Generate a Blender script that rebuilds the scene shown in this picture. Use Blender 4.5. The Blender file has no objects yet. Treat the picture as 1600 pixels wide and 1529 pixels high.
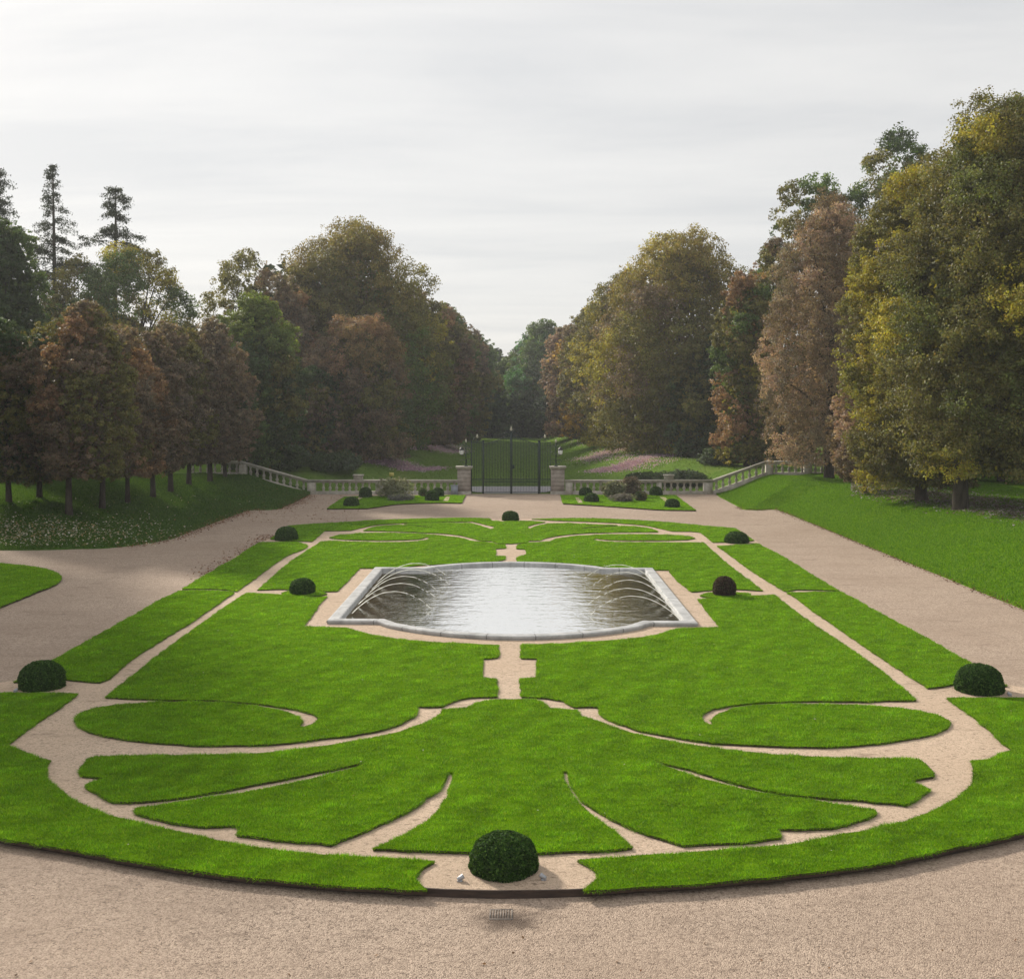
import bpy, bmesh, math, random
import numpy as np
from mathutils import Vector, geometry

# ------------------------------------------------------------------ camera, sky, sun, exposure
SC = bpy.context.scene
COL = SC.collection
H, F, CX, CY = 6.5, 1800.0, 800.0, 625.0          # eye height, focal length and horizon in photo pixels
cam_d = bpy.data.cameras.new("camera")
cam = bpy.data.objects.new("camera", cam_d); COL.objects.link(cam)
cam.location = (0, 0, H); cam.rotation_euler = (math.radians(90), 0, 0)
cam_d.sensor_fit = 'HORIZONTAL'; cam_d.sensor_width = 36.0; cam_d.lens = 36.0 * F / 1600.0
cam_d.shift_y = -(764.5 - CY) / 1600.0
cam_d.clip_start = 0.1; cam_d.clip_end = 6000
SC.camera = cam

SUN_AZ, SUN_EL = math.radians(-38), math.radians(28)   # sun ahead and to the left, behind thin cloud
SUNV = Vector((math.sin(SUN_AZ) * math.cos(SUN_EL), math.cos(SUN_AZ) * math.cos(SUN_EL), math.sin(SUN_EL)))
sun_d = bpy.data.lights.new("sun", 'SUN'); sun_d.energy = 4.2; sun_d.angle = math.radians(5.0)
sun_d.color = (1.0, 0.93, 0.82)
sun = bpy.data.objects.new("sun", sun_d); COL.objects.link(sun)
sun.rotation_euler = SUNV.to_track_quat('Z', 'Y').to_euler(); sun.location = SUNV * 60
SKY_GAIN = 0.965
HAZE = 0.00045

class NT:
    def __init__(s, tree): s.t = tree; s.t.nodes.clear()
    def n(s, typ, ins=None, **kw):
        nd = s.t.nodes.new(typ)
        for k, v in kw.items(): setattr(nd, k, v)
        for k, v in (ins or {}).items():
            if isinstance(v, bpy.types.NodeSocket): s.t.links.new(v, nd.inputs[k])
            else: nd.inputs[k].default_value = v
        return nd
    def l(s, a, b): s.t.links.new(a, b)
    def math(s, op, a, b=0.0, c=0.0):
        return s.n('ShaderNodeMath', {0: a, 1: b, 2: c}, operation=op).outputs[0]
    def ramp(s, fac, stops, interp='LINEAR'):
        r = s.n('ShaderNodeValToRGB', {0: fac}); cr = r.color_ramp; cr.interpolation = interp
        while len(cr.elements) < len(stops): cr.elements.new(0.5)
        for e, (p, c) in zip(cr.elements, stops):
            e.position = p; e.color = (c if len(c) == 4 else (*c, 1))
        return r.outputs[0]
    def mix(s, fac, a, b, blend='MIX'):
        m = s.n('ShaderNodeMix', data_type='RGBA', blend_type=blend)
        for i, v in ((0, fac), (6, a), (7, b)):
            if isinstance(v, bpy.types.NodeSocket): s.t.links.new(v, m.inputs[i])
            elif i == 0: m.inputs[0].default_value = v
            else: m.inputs[i].default_value = (*v, 1) if len(v) == 3 else v
        return m.outputs[2]

W = bpy.data.worlds.new("World"); SC.world = W; W.use_nodes = True
t = NT(W.node_tree)
out = t.n('ShaderNodeOutputWorld')
sky = t.n('ShaderNodeTexSky'); sky.sky_type = 'NISHITA'; sky.sun_disc = False
sky.sun_elevation = SUN_EL; sky.sun_rotation = SUN_AZ
skyc = t.n('ShaderNodeVectorMath', {0: sky.outputs[0], 1: (0.07, 0.07, 0.07)}, operation='MULTIPLY').outputs[0]
tc = t.n('ShaderNodeTexCoord').outputs['Generated']
sep = t.n('ShaderNodeSeparateXYZ', {0: tc})
el = t.math('MAXIMUM', sep.outputs[2], 0.0)
den = t.math('ADD', el, 0.10)
px_ = t.math('DIVIDE', sep.outputs[0], den); py_ = t.math('DIVIDE', sep.outputs[1], den)
pl = t.n('ShaderNodeCombineXYZ', {0: px_, 1: py_, 2: 0.0}).outputs[0]
mp = t.n('ShaderNodeMapping', {0: pl, 2: (0, 0, math.radians(-7)), 3: (0.45, 1.25, 1.0)}).outputs[0]
n1 = t.n('ShaderNodeTexNoise', {'Vector': mp, 'Scale': 1.4, 'Detail': 7.0, 'Roughness': 0.58, 'Distortion': 0.5}).outputs[0]
mp2 = t.n('ShaderNodeMapping', {0: pl, 1: (3.1, 7.7, 0), 2: (0, 0, math.radians(6)), 3: (0.22, 1.1, 1.0)}).outputs[0]
n2 = t.n('ShaderNodeTexNoise', {'Vector': mp2, 'Scale': 2.6, 'Detail': 5.0, 'Roughness': 0.5}).outputs[0]
cl = t.math('ADD', t.math('MULTIPLY', n1, 0.65), t.math('MULTIPLY', n2, 0.35))
cloud = t.ramp(cl, [(0.38, (0.665, 0.67, 0.675)), (0.51, (0.755, 0.75, 0.74)), (0.64, (0.82, 0.81, 0.79))])
dotv = t.n('ShaderNodeVectorMath', {0: tc, 1: tuple(SUNV)}, operation='DOT_PRODUCT').outputs['Value']
glow = t.math('POWER', t.math('MAXIMUM', dotv, 0.0), 5.0)
gain = t.math('ADD', t.math('MULTIPLY', glow, 0.18), 0.885)
low = t.math('POWER', t.math('SUBTRACT', 1.0, el), 6.0)            # paler, warmer veil low over the horizon
cloud = t.mix(t.math('MULTIPLY', low, 0.45), cloud, (0.80, 0.785, 0.76))
cloud = t.n('ShaderNodeVectorMath', {0: cloud, 3: gain}, operation='SCALE').outputs[0]
bg = t.n('ShaderNodeBackground', {'Color': t.mix(0.90, skyc, cloud), 'Strength': SKY_GAIN})
t.l(bg.outputs[0], out.inputs[0])

SC.view_settings.view_transform = 'Standard'; SC.view_settings.look = 'None'
SC.view_settings.exposure = 0.36; SC.view_settings.gamma = 1.0
SC.cycles.max_bounces = 8; SC.cycles.diffuse_bounces = 3; SC.cycles.glossy_bounces = 3
SC.cycles.transparent_max_bounces = 8; SC.cycles.volume_bounces = 0
SC.cycles.use_denoising = True

# ------------------------------------------------------------------ helpers
rng = np.random.default_rng(7)

def smooth(x): x = np.clip(x, 0, 1); return x * x * (3 - 2 * x)

class MB:
    """collects faces of any size and links them as ONE mesh object"""
    def __init__(s): s.v = []; s.f = []; s.c = []; s.n = 0
    def add(s, v, faces, mat=0, col=None):
        v = np.asarray(v, float).reshape(-1, 3); faces = np.asarray(faces, int)
        if faces.ndim == 1: faces = faces[None]
        s.f.append((faces + s.n, mat)); s.v.append(v); s.n += len(v)
        c = np.ones((len(v), 3)) * 0.5 if col is None else np.broadcast_to(np.asarray(col, float), (len(v), 3))
        s.c.append(c)
    def tris_poly(s, loop2d, z, mat=0):
        pts = [Vector((p[0], p[1], 0)) for p in loop2d]
        tr = np.array(geometry.tessellate_polygon([pts]))
        v = np.array([[p[0], p[1], z] for p in loop2d])
        a, b, c = v[tr[:, 0]], v[tr[:, 1]], v[tr[:, 2]]
        flip = np.cross(b - a, c - a)[:, 2] < 0
        tr[flip] = tr[flip][:, ::-1]
        s.add(v, tr, mat)
    def wall(s, loop2d, z0, z1, mat=0, closed=True):
        p = np.asarray(loop2d, float); n = len(p)
        v = np.concatenate([np.c_[p, np.full(n, z0)], np.c_[p, np.full(n, z1)]])
        i = np.arange(n if closed else n - 1); j = (i + 1) % n
        s.add(v, np.c_[i, j, j + n, i + n], mat)
    def box(s, x0, x1, y0, y1, z0, z1, mat=0):
        v = [(x0, y0, z0), (x1, y0, z0), (x1, y1, z0), (x0, y1, z0), (x0, y0, z1), (x1, y0, z1), (x1, y1, z1), (x0, y1, z1)]
        s.add(v, [(0, 3, 2, 1), (4, 5, 6, 7), (0, 1, 5, 4), (1, 2, 6, 5), (2, 3, 7, 6), (3, 0, 4, 7)], mat)
    def tube(s, pts, rad, k=6, mat=0, col=None, cap=True):
        pts = np.asarray(pts, float); rad = np.broadcast_to(np.asarray(rad, float), (len(pts),))
        tang = np.gradient(pts, axis=0); tang /= np.linalg.norm(tang, axis=1)[:, None] + 1e-9
        ref = np.array([0, 0, 1.0]) if abs(tang[:, 2]).mean() < 0.8 else np.array([1.0, 0, 0])
        a = np.cross(tang, ref); a /= np.linalg.norm(a, axis=1)[:, None] + 1e-9
        b = np.cross(tang, a)
        th = np.linspace(0, 2 * math.pi, k, endpoint=False)
        v = (pts[:, None] + rad[:, None, None] * (np.cos(th)[None, :, None] * a[:, None] + np.sin(th)[None, :, None] * b[:, None])).reshape(-1, 3)
        i = np.arange(len(pts) - 1)[:, None] * k; j = np.arange(k)[None]; j2 = (j + 1) % k
        q = np.stack([i + j, i + j2, i + k + j2, i + k + j], -1).reshape(-1, 4)
        s.add(v, q, mat, col)
        if cap:
            e = (len(pts) - 1) * k
            s.add(v[:k], [list(range(k))], mat, col); s.add(v[e:], [list(range(k))[::-1]], mat, col)
    def lathe(s, prof, cx, cy, z0, k=12, mat=0, sq=False):
        prof = np.asarray(prof, float); th = np.linspace(0, 2 * math.pi, k, endpoint=False)
        v = np.stack([cx + prof[:, 0][:, None] * np.cos(th), cy + prof[:, 0][:, None] * np.sin(th),
                      np.repeat(z0 + prof[:, 1][:, None], k, 1)], -1).reshape(-1, 3)
        i = np.arange(len(prof) - 1)[:, None] * k; j = np.arange(k)[None]; j2 = (j + 1) % k
        s.add(v, np.stack([i + j, i + j2, i + k + j2, i + k + j], -1).reshape(-1, 4), mat)
        e = (len(prof) - 1) * k
        s.add(v[e:], [list(range(k))], mat); s.add(v[:k], [list(range(k))[::-1]], mat)
    def build(s, name, mats, parent=None, smooth_=False, colour=False):
        me = bpy.data.meshes.new(name)
        v = np.concatenate(s.v)
        me.vertices.add(len(v)); me.vertices.foreach_set("co", v.astype(np.float32).ravel())
        li = np.concatenate([f.ravel() for f, m in s.f])
        sz = np.concatenate([np.full(len(f), f.shape[1]) for f, m in s.f])
        mi = np.concatenate([np.full(len(f), m) for f, m in s.f])
        me.loops.add(len(li)); me.loops.foreach_set("vertex_index", li.astype(np.int32))
        me.polygons.add(len(sz))
        me.polygons.foreach_set("loop_start", np.concatenate([[0], np.cumsum(sz)[:-1]]).astype(np.int32))
        me.polygons.foreach_set("material_index", mi.astype(np.int32))
        if smooth_: me.polygons.foreach_set("use_smooth", np.ones(len(sz), bool))
        if colour:
            at = me.attributes.new("leaf_colour", 'FLOAT_COLOR', 'POINT')
            c = np.concatenate(s.c); c = np.c_[c, np.ones(len(c))]
            at.data.foreach_set("color", c.astype(np.float32).ravel())
        for m in (mats if isinstance(mats, (list, tuple)) else [mats]): me.materials.append(m)
        me.update(calc_edges=True)
        o = bpy.data.objects.new(name, me); COL.objects.link(o)
        if parent is not None: o.parent = parent
        return o

def tag(o, label=None, cat=None, group=None, kind=None):
    if label: o["label"] = label
    if cat: o["category"] = cat
    if group: o["group"] = group
    if kind: o["kind"] = kind
    return o
def thing(name, loc, label, cat, group=None):
    o = bpy.data.objects.new(name, None); COL.objects.link(o); o.location = loc; o.empty_display_size = 0.3
    return tag(o, label, cat, group)
def place(o, loc):                     # put a mesh's origin at loc while its shape stays where it is
    o.data.transform(__import__('mathutils').Matrix.Translation(-Vector(loc))); o.location = loc; return o
def part(mb, name, mat, root, **kw):   # a part built in world coordinates under a thing's empty
    o = mb.build(name, mat, root, **kw)
    o.data.transform(__import__('mathutils').Matrix.Translation(-Vector(root.location))); return o

def WP(px, py, z=0.0):                 # where a point of the photograph lies on a level plane
    d = py - CY; Y = F * (H - z) / d
    return np.array([(px - CX) * Y / F, Y])
def WL(pts, z=0.0): return [WP(x, y, z) for x, y in pts]

def curve(pts, step=0.25, closed=True, corner=38):
    """Catmull-Rom through traced points, corners kept sharp"""
    p = np.asarray(pts, float); n = len(p); res = []
    def nb(i): return p[i % n] if closed else p[min(max(i, 0), n - 1)]
    sharp = []
    for i in range(n):
        a, b = nb(i) - nb(i - 1), nb(i + 1) - nb(i)
        la, lb = np.linalg.norm(a), np.linalg.norm(b)
        if la < 1e-9 or lb < 1e-9: sharp.append(True); continue
        sharp.append(math.degrees(math.acos(np.clip(np.dot(a, b) / la / lb, -1, 1))) > corner)
    for i in range(n if closed else n - 1):
        p1, p2 = nb(i), nb(i + 1); d = p2 - p1; L = np.linalg.norm(d)
        if L < 1e-9: continue
        def tan(k, prev, cur, nxt):
            if sharp[k % n]: return d
            a, b = np.linalg.norm(cur - prev) + 1e-9, np.linalg.norm(nxt - cur) + 1e-9
            return ((cur - prev) / a * b + (nxt - cur) / b * a) / (a + b) * L
        t1 = tan(i, nb(i - 1), p1, p2); t2 = tan(i + 1, p1, p2, nb(i + 2))
        m = max(1, int(L / step))
        for u in np.arange(m) / m:
            res.append((2*u**3 - 3*u*u + 1) * p1 + (u**3 - 2*u*u + u) * t1 + (-2*u**3 + 3*u*u) * p2 + (u**3 - u*u) * t2)
    if not closed: res.append(p[-1])
    return np.array(res)

def inside(q, poly):
    poly = np.asarray(poly); r = np.zeros(len(q), bool)
    x, y = q[:, 0], q[:, 1]; j = len(poly) - 1
    for i in range(len(poly)):
        xi, yi = poly[i]; xj, yj = poly[j]
        if yi != yj:
            c = (yi > y) != (yj > y)
            r ^= c & (x < (xj - xi) * (y - yi) / (yj - yi) + xi)
        j = i
    return r
def dist_line(q, line):
    d = np.full(len(q), 1e9); line = np.asarray(line)
    for a, b in zip(line[:-1], line[1:]):
        ab = b - a; u = np.clip(((q - a) @ ab) / (ab @ ab + 1e-12), 0, 1)
        d = np.minimum(d, np.linalg.norm(q - a - u[:, None] * ab, axis=1))
    return d

# ------------------------------------------------------------------ materials
MATS = {}
def new_mat(name):
    m = bpy.data.materials.new(name); m.use_nodes = True; MATS[name] = m
    t = NT(m.node_tree); o = t.n('ShaderNodeOutputMaterial'); return m, t, o
def pos(t): return t.n('ShaderNodeNewGeometry').outputs['Position']
def noise(t, sc, det=4.0, rough=0.55, vec=None, stretch=None):
    v = vec if vec is not None else pos(t)
    if stretch: v = t.n('ShaderNodeMapping', {0: v, 3: stretch}).outputs[0]
    return t.n('ShaderNodeTexNoise', {'Vector': v, 'Scale': sc, 'Detail': det, 'Roughness': rough}).outputs[0]
def bump(t, h, dist, strength=1.0): return t.n('ShaderNodeBump', {'Height': h, 'Distance': dist, 'Strength': strength}).outputs[0]
def princ(t, o, col, rough=0.8, nrm=None, spec=0.3, metal=0.0):
    b = t.n('ShaderNodeBsdfPrincipled', {'Roughness': rough, 'Specular IOR Level': spec, 'Metallic': metal})
    if isinstance(col, bpy.types.NodeSocket): t.l(col, b.inputs['Base Color'])
    else: b.inputs['Base Color'].default_value = (*col, 1)
    if nrm is not None: t.l(nrm, b.inputs['Normal'])
    t.l(b.outputs[0], o.inputs[0]); return b

def gravel_mat(name, light, mid, dark, patch, cell, damp=0.5, clods=0.55, stain=None):
    m, t, o = new_mat(name); P = pos(t)
    v = t.n('ShaderNodeTexVoronoi', {'Vector': P, 'Scale': cell})
    bw = t.n('ShaderNodeSeparateColor', {0: v.outputs['Color']}).outputs[0]
    c = t.ramp(bw, [(0.0, dark), (0.22, mid), (0.6, light), (0.93, tuple(min(1, x * 1.25) for x in light))])
    v2 = t.n('ShaderNodeTexVoronoi', {'Vector': P, 'Scale': cell * 0.37})
    bw2 = t.n('ShaderNodeSeparateColor', {0: v2.outputs['Color']}).outputs[1]
    c = t.mix(0.35, c, t.ramp(bw2, [(0.0, dark), (0.35, mid), (1.0, light)]))
    big = noise(t, 0.22, 5.0, 0.6); fine = noise(t, 2.3, 5.0, 0.65, stretch=(0.45, 1.0, 1.0))
    c = t.mix(t.ramp(big, [(0.38, (0, 0, 0)), (0.68, (damp,) * 3)]), c, patch)
    c = t.mix(t.ramp(fine, [(0.57, (0, 0, 0)), (0.72, (clods,) * 3)]), c, tuple(x * 0.55 for x in patch))
    tr = noise(t, 1.0, 5.0, 0.6, stretch=(0.35, 0.8, 1.0))                # faint rake and wheel tracks
    c = t.mix(t.ramp(tr, [(0.50, (0, 0, 0)), (0.70, (0.24,) * 3)]), c, tuple(x * 0.68 for x in patch))
    sp = t.n('ShaderNodeTexNoise', {'Vector': t.n('ShaderNodeMapping', {0: P, 3: (0.7, 1.0, 1.0)}).outputs[0], 'Scale': 11.0, 'Detail': 3.0, 'Roughness': 0.7}).outputs[0]
    c = t.mix(t.ramp(sp, [(0.57, (0, 0, 0)), (0.68, (clods * 1.1,) * 3)]), c, tuple(x * 0.42 for x in patch))
    if stain:
        dv = t.n('ShaderNodeVectorMath', {0: t.n('ShaderNodeVectorMath', {0: P, 1: stain}, operation='SUBTRACT').outputs[0], 1: (1.0, 1.5, 0.0)}, operation='MULTIPLY').outputs[0]
        dl = t.n('ShaderNodeVectorMath', {0: dv}, operation='LENGTH').outputs['Value']
        dl = t.math('ADD', dl, t.math('MULTIPLY', t.math('SUBTRACT', noise(t, 4.0, 5.0, 0.65), 0.5), 0.9))
        c = t.mix(t.ramp(dl, [(0.12, (0.85,) * 3), (0.62, (0, 0, 0))]), c, (0.075, 0.052, 0.038))
    hgt = t.math('ADD', t.math('MULTIPLY', v.outputs['Distance'], -0.6), t.math('MULTIPLY', fine, 0.9))
    princ(t, o, c, 0.9, bump(t, hgt, 0.03, 0.9), 0.2); return m
M_GRAVEL = gravel_mat("drive gravel", (0.52, 0.405, 0.315), (0.345, 0.262, 0.20), (0.09, 0.063, 0.046), (0.345, 0.255, 0.19), 62, 0.5, 0.5, (-0.10, 14.62, -0.09))
M_SAND = gravel_mat("path sand", (0.66, 0.515, 0.385), (0.58, 0.44, 0.325), (0.21, 0.14, 0.095), (0.52, 0.38, 0.265), 75, 0.6, 0.75)

def grass_col(t, a, b, c, dry):
    n = noise(t, 1.4, 6.0, 0.62); n2 = noise(t, 9.0, 4.0, 0.7, stretch=(1.0, 0.6, 1.0)); n3 = noise(t, 0.25, 3.0)
    k = t.ramp(t.math('ADD', t.math('MULTIPLY', n, 0.5), t.math('MULTIPLY', n2, 0.5)), [(0.34, a), (0.5, b), (0.66, c)])
    return t.mix(t.ramp(n3, [(0.55, (0, 0, 0)), (0.78, (0.45,) * 3)]), k, dry)
def grass_mat(name, a, b, c, dry, bs=0.03):
    m, t, o = new_mat(name)
    col = grass_col(t, a, b, c, dry)
    hgt = noise(t, 26.0, 4.0, 0.75, stretch=(1, 0.6, 1))
    princ(t, o, col, 0.95, bump(t, hgt, bs, 0.9), 0.0); return m
M_LAWN = grass_mat("clipped lawn", (0.075, 0.17, 0.004), (0.115, 0.235, 0.006), (0.155, 0.285, 0.010), (0.15, 0.24, 0.014))
M_BANK = grass_mat("bank turf", (0.035, 0.085, 0.010), (0.055, 0.12, 0.014), (0.085, 0.155, 0.022), (0.09, 0.105, 0.03), 0.05)  # left bank's shade put into the colour: darker, duller greens
M_BANK_SUNLIT = grass_mat("sun-brightened bank turf", (0.065, 0.15, 0.004), (0.105, 0.22, 0.007), (0.15, 0.275, 0.012), (0.17, 0.21, 0.018), 0.05)  # right bank's sunlight put into the colour: brighter greens
M_MEADOW = grass_mat("meadow turf", (0.075, 0.145, 0.022), (0.12, 0.20, 0.034), (0.17, 0.25, 0.055), (0.19, 0.21, 0.065), 0.06)

def leaf_mat(name, tr=0.45, rough=0.55, spec=0.25, jit=0.0):
    m, t, o = new_mat(name)
    a = t.n('ShaderNodeAttribute', attribute_name="leaf_colour").outputs['Color']
    b = t.n('ShaderNodeBsdfPrincipled', {'Base Color': a, 'Roughness': rough, 'Specular IOR Level': spec})
    tl = t.n('ShaderNodeBsdfTranslucent', {'Color': t.mix(1.0, a, (1.25, 1.15, 0.6), 'MULTIPLY')})
    mx = t.n('ShaderNodeMixShader', {0: tr}); t.l(b.outputs[0], mx.inputs[1]); t.l(tl.outputs[0], mx.inputs[2])
    t.l(mx.outputs[0], o.inputs[0]); return m
M_LEAF = leaf_mat("tree leaves", 0.42)
M_BLADE = leaf_mat("grass blades", 0.45, 0.6, 0.2)
M_BOX = leaf_mat("box leaves", 0.3, 0.7, 0.12)
M_LITTER = leaf_mat("fallen leaf", 0.25, 0.8, 0.1)
M_PETAL = leaf_mat("petals", 0.4, 0.7, 0.1)

def bark(name, a, b):
    m, t, o = new_mat(name)
    n = noise(t, 5.0, 6.0, 0.65, stretch=(1, 1, 0.25))
    princ(t, o, t.ramp(n, [(0.35, a), (0.65, b)]), 0.95, bump(t, n, 0.04), 0.1); return m
M_BARK = bark("tree bark", (0.035, 0.028, 0.022), (0.085, 0.072, 0.058))
def simple(name, a, b, sc, rough=0.8, spec=0.3, metal=0.0, bd=0.01, stretch=None):
    m, t, o = new_mat(name)
    n = noise(t, sc, 6.0, 0.62, stretch=stretch)
    princ(t, o, t.ramp(n, [(0.32, a), (0.68, b)]), rough, bump(t, n, bd), spec, metal); return m
M_SOIL = simple("cut turf soil", (0.03, 0.02, 0.012), (0.075, 0.05, 0.032), 14)
M_EDGE = simple("weathered edging", (0.030, 0.022, 0.018), (0.075, 0.050, 0.038), 3, 0.75, stretch=(1, 1, 6))
M_STONE = simple("balustrade stone", (0.30, 0.275, 0.23), (0.50, 0.47, 0.41), 3.2, 0.9, 0.2)
M_IRON = simple("green black iron", (0.008, 0.022, 0.02), (0.016, 0.036, 0.032), 8, 0.55, 0.4)
M_METAL = simple("grey cast metal", (0.30, 0.31, 0.33), (0.42, 0.43, 0.45), 20, 0.45, 0.5, 0.6)
M_RUSTY = simple("dull iron", (0.10, 0.085, 0.07), (0.26, 0.22, 0.19), 12, 0.8, 0.2)
M_GREYBOX = simple("blue grey paint", (0.27, 0.30, 0.36), (0.33, 0.36, 0.42), 6, 0.6)
M_BLACK = simple("black metal", (0.008, 0.009, 0.010), (0.016, 0.017, 0.018), 10, 0.5, 0.4)
M_GILT = simple("pale gilding", (0.42, 0.40, 0.32), (0.60, 0.57, 0.46), 10, 0.5)
M_MILK = simple("milk glass", (0.74, 0.75, 0.78), (0.86, 0.86, 0.88), 4, 0.25, 0.5)
M_YELLOW = simple("yellow plate", (0.42, 0.36, 0.10), (0.55, 0.48, 0.16), 6)
M_TARMAC = simple("pale road", (0.42, 0.40, 0.42), (0.52, 0.50, 0.52), 2)
M_DAMP = simple("damp silt", (0.10, 0.072, 0.052), (0.24, 0.175, 0.135), 6)

def rim_mat():
    m, t, o = new_mat("pool rim stone")
    n = noise(t, 1.7, 7.0, 0.65); f = noise(t, 9.0, 5.0, 0.7)
    c = t.ramp(n, [(0.33, (0.30, 0.30, 0.295)), (0.55, (0.45, 0.45, 0.445)), (0.75, (0.54, 0.54, 0.535))])
    c = t.mix(t.ramp(f, [(0.54, (0, 0, 0)), (0.74, (0.7,) * 3)]), c, (0.17, 0.165, 0.15))
    al = t.n('ShaderNodeSeparateColor', {0: t.n('ShaderNodeAttribute', attribute_name="leaf_colour").outputs['Color']}).outputs[0]
    fr = t.math('FRACT', t.math('MULTIPLY', al, 100.0 / 1.35))
    c = t.mix(t.ramp(fr, [(0.0, (0.75,) * 3), (0.018, (0.75,) * 3), (0.03, (0, 0, 0))]), c, (0.10, 0.10, 0.09))
    princ(t, o, c, 0.75, bump(t, f, 0.015, 0.6), 0.3); return m
M_RIM = rim_mat()
def block_mat():
    m, t, o = new_mat("banded pier stone")
    z = t.n('ShaderNodeSeparateXYZ', {0: pos(t)}).outputs[2]
    fr = t.math('FRACT', t.math('MULTIPLY', t.math('ADD', z, 0.09), 1 / 0.285))
    j = t.ramp(fr, [(0.0, (0, 0, 0)), (0.06, (0, 0, 0)), (0.1, (1, 1, 1))])
    n = noise(t, 3.0, 6.0, 0.6)
    c = t.ramp(n, [(0.3, (0.27, 0.23, 0.20)), (0.7, (0.43, 0.375, 0.33))])
    c = t.mix(j, (0.13, 0.11, 0.095), c)
    h = t.math('ADD', t.math('MULTIPLY', t.n('ShaderNodeSeparateColor', {0: j}).outputs[0], 1.0), t.math('MULTIPLY', n, 0.4))
    princ(t, o, c, 0.9, bump(t, h, 0.02), 0.2); return m
M_PIER = block_mat()
def water_mat():
    m, t, o = new_mat("pool water"); P = pos(t)
    a = noise(t, 2.1, 3.0, 0.55, stretch=(0.62, 1.0, 1.0)); b = noise(t, 6.5, 3.0, 0.6, stretch=(0.6, 1.0, 1.0))
    h = t.math('ADD', t.math('MULTIPLY', a, 1.0), t.math('MULTIPLY', b, 0.32))
    nr = bump(t, h, 0.015, 1.0)
    body = t.n('ShaderNodeBsdfDiffuse', {'Color': (0.085, 0.085, 0.055, 1)})
    g = t.n('ShaderNodeBsdfGlossy', {'Color': (0.98, 0.98, 0.97, 1), 'Roughness': 0.05, 'Normal': nr})
    fr = t.n('ShaderNodeFresnel', {'IOR': 1.33, 'Normal': nr}); fr = t.n('ShaderNodeMapRange', {0: fr.outputs[0], 1: 0.0, 2: 0.22, 3: 0.36, 4: 0.98})
    mx = t.n('ShaderNodeMixShader', {0: fr.outputs[0]}); t.l(body.outputs[0], mx.inputs[1]); t.l(g.outputs[0], mx.inputs[2])
    t.l(mx.outputs[0], o.inputs[0]); return m
M_WATER = water_mat()
def jet_mat():
    m, t, o = new_mat("spouting water")
    b = t.n('ShaderNodeBsdfPrincipled', {'Base Color': (0.86, 0.86, 0.80, 1), 'Roughness': 0.15, 'Specular IOR Level': 0.6})
    tl = t.n('ShaderNodeBsdfTranslucent', {'Color': (0.95, 0.94, 0.88, 1)})
    mx = t.n('ShaderNodeMixShader', {0: 0.55}); t.l(b.outputs[0], mx.inputs[1]); t.l(tl.outputs[0], mx.inputs[2])
    t.l(mx.outputs[0], o.inputs[0]); return m
M_JET = jet_mat()
# ------------------------------------------------------------------ terrain
ZG = -0.09                                            # level of the gravel drives
EDGE_L = [(-900, 873), (-300, 866), (0, 860), (50, 860), (100, 858.5), (175, 856), (212, 852), (250, 846), (300, 830), (350, 812),
          (388, 797), (415, 797), (440, 795), (462, 785), (482, 774)]
EDGE_R = [(1116, 771), (1138, 784), (1159, 796), (1185, 797.5), (1211, 795.5), (1300, 831), (1400, 872), (1500, 912), (1600, 952),
          (1750, 1013), (1900, 1080), (2300, 1290)]
YB = 80.9                                             # the line of the balustrade and the gate
EL_W = curve(WL(EDGE_L, ZG), 0.4, False); ER_W = curve(WL(EDGE_R, ZG), 0.4, False)
LPOLY = np.concatenate([EL_W, [(EL_W[-1][0], YB + .6), (-110, YB + .6), (-110, EL_W[0][1])]])
RPOLY = np.concatenate([ER_W, [(95, ER_W[-1][1]), (95, YB + .6), (ER_W[0][0], YB + .6)]])
def prof_bank(s, w):
    lip = np.minimum(np.maximum(s, 0) * 1.2, 0.07)
    return np.where(s < 0, 0.6 * s, lip + 1.33 * smooth(s / w) * (s > 0))
def z_bank(q):
    """height of the two turf banks above the drives"""
    q = np.asarray(q, float).reshape(-1, 2)
    sl = dist_line(q, EL_W) * np.where(inside(q, LPOLY), 1, -1)
    sr = dist_line(q, ER_W) * np.where(inside(q, RPOLY), 1, -1)
    wl = np.interp(q[:, 1], [55, 74, 80], [13.0, 9.0, 5.0]); wr = np.interp(q[:, 1], [30, 60, 80], [6.5, 5.5, 4.2])
    und = 0.06 * np.sin(q[:, 0] * 0.7 + 1) * np.sin(q[:, 1] * 0.45) + 0.04 * np.sin(q[:, 0] * 1.9 + q[:, 1])
    zl = prof_bank(sl, wl) + und * np.clip(sl / 3, 0, 1); zr = prof_bank(sr, wr) + und * np.clip(sr / 3, 0, 1)
    return ZG + zl, ZG + zr
def z_meadow(q):
    q = np.asarray(q, float).reshape(-1, 2); ax = np.abs(q[:, 0] + 0.8)
    far = smooth((q[:, 1] - 82) / 22)
    inner = 15 - 9.5 * far
    m = 1.45 * smooth((ax - inner) / 5.5)
    und = 0.05 * np.sin(q[:, 0] * 0.30 + 0.7) * np.sin(q[:, 1] * 0.06)
    return ZG - 0.02 + m + und * smooth((q[:, 1] - 84) / 10)
def z_ground(x, y):
    if y > YB: return float(z_meadow([(x, y)])[0])
    a, b = z_bank([(x, y)]); return float(max(a[0], b[0], ZG))
_gx, _gy = np.arange(-110, 110.1, .25), np.arange(17, 332, .5)
_Z = np.empty((len(_gy), len(_gx)))
for _i, _y in enumerate(_gy):
    _q = np.c_[_gx, np.full(len(_gx), _y)]
    if _y > YB: _Z[_i] = z_meadow(_q)
    else:
        _a, _b = z_bank(_q); _Z[_i] = np.maximum(np.maximum(_a, _b), ZG)
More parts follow.
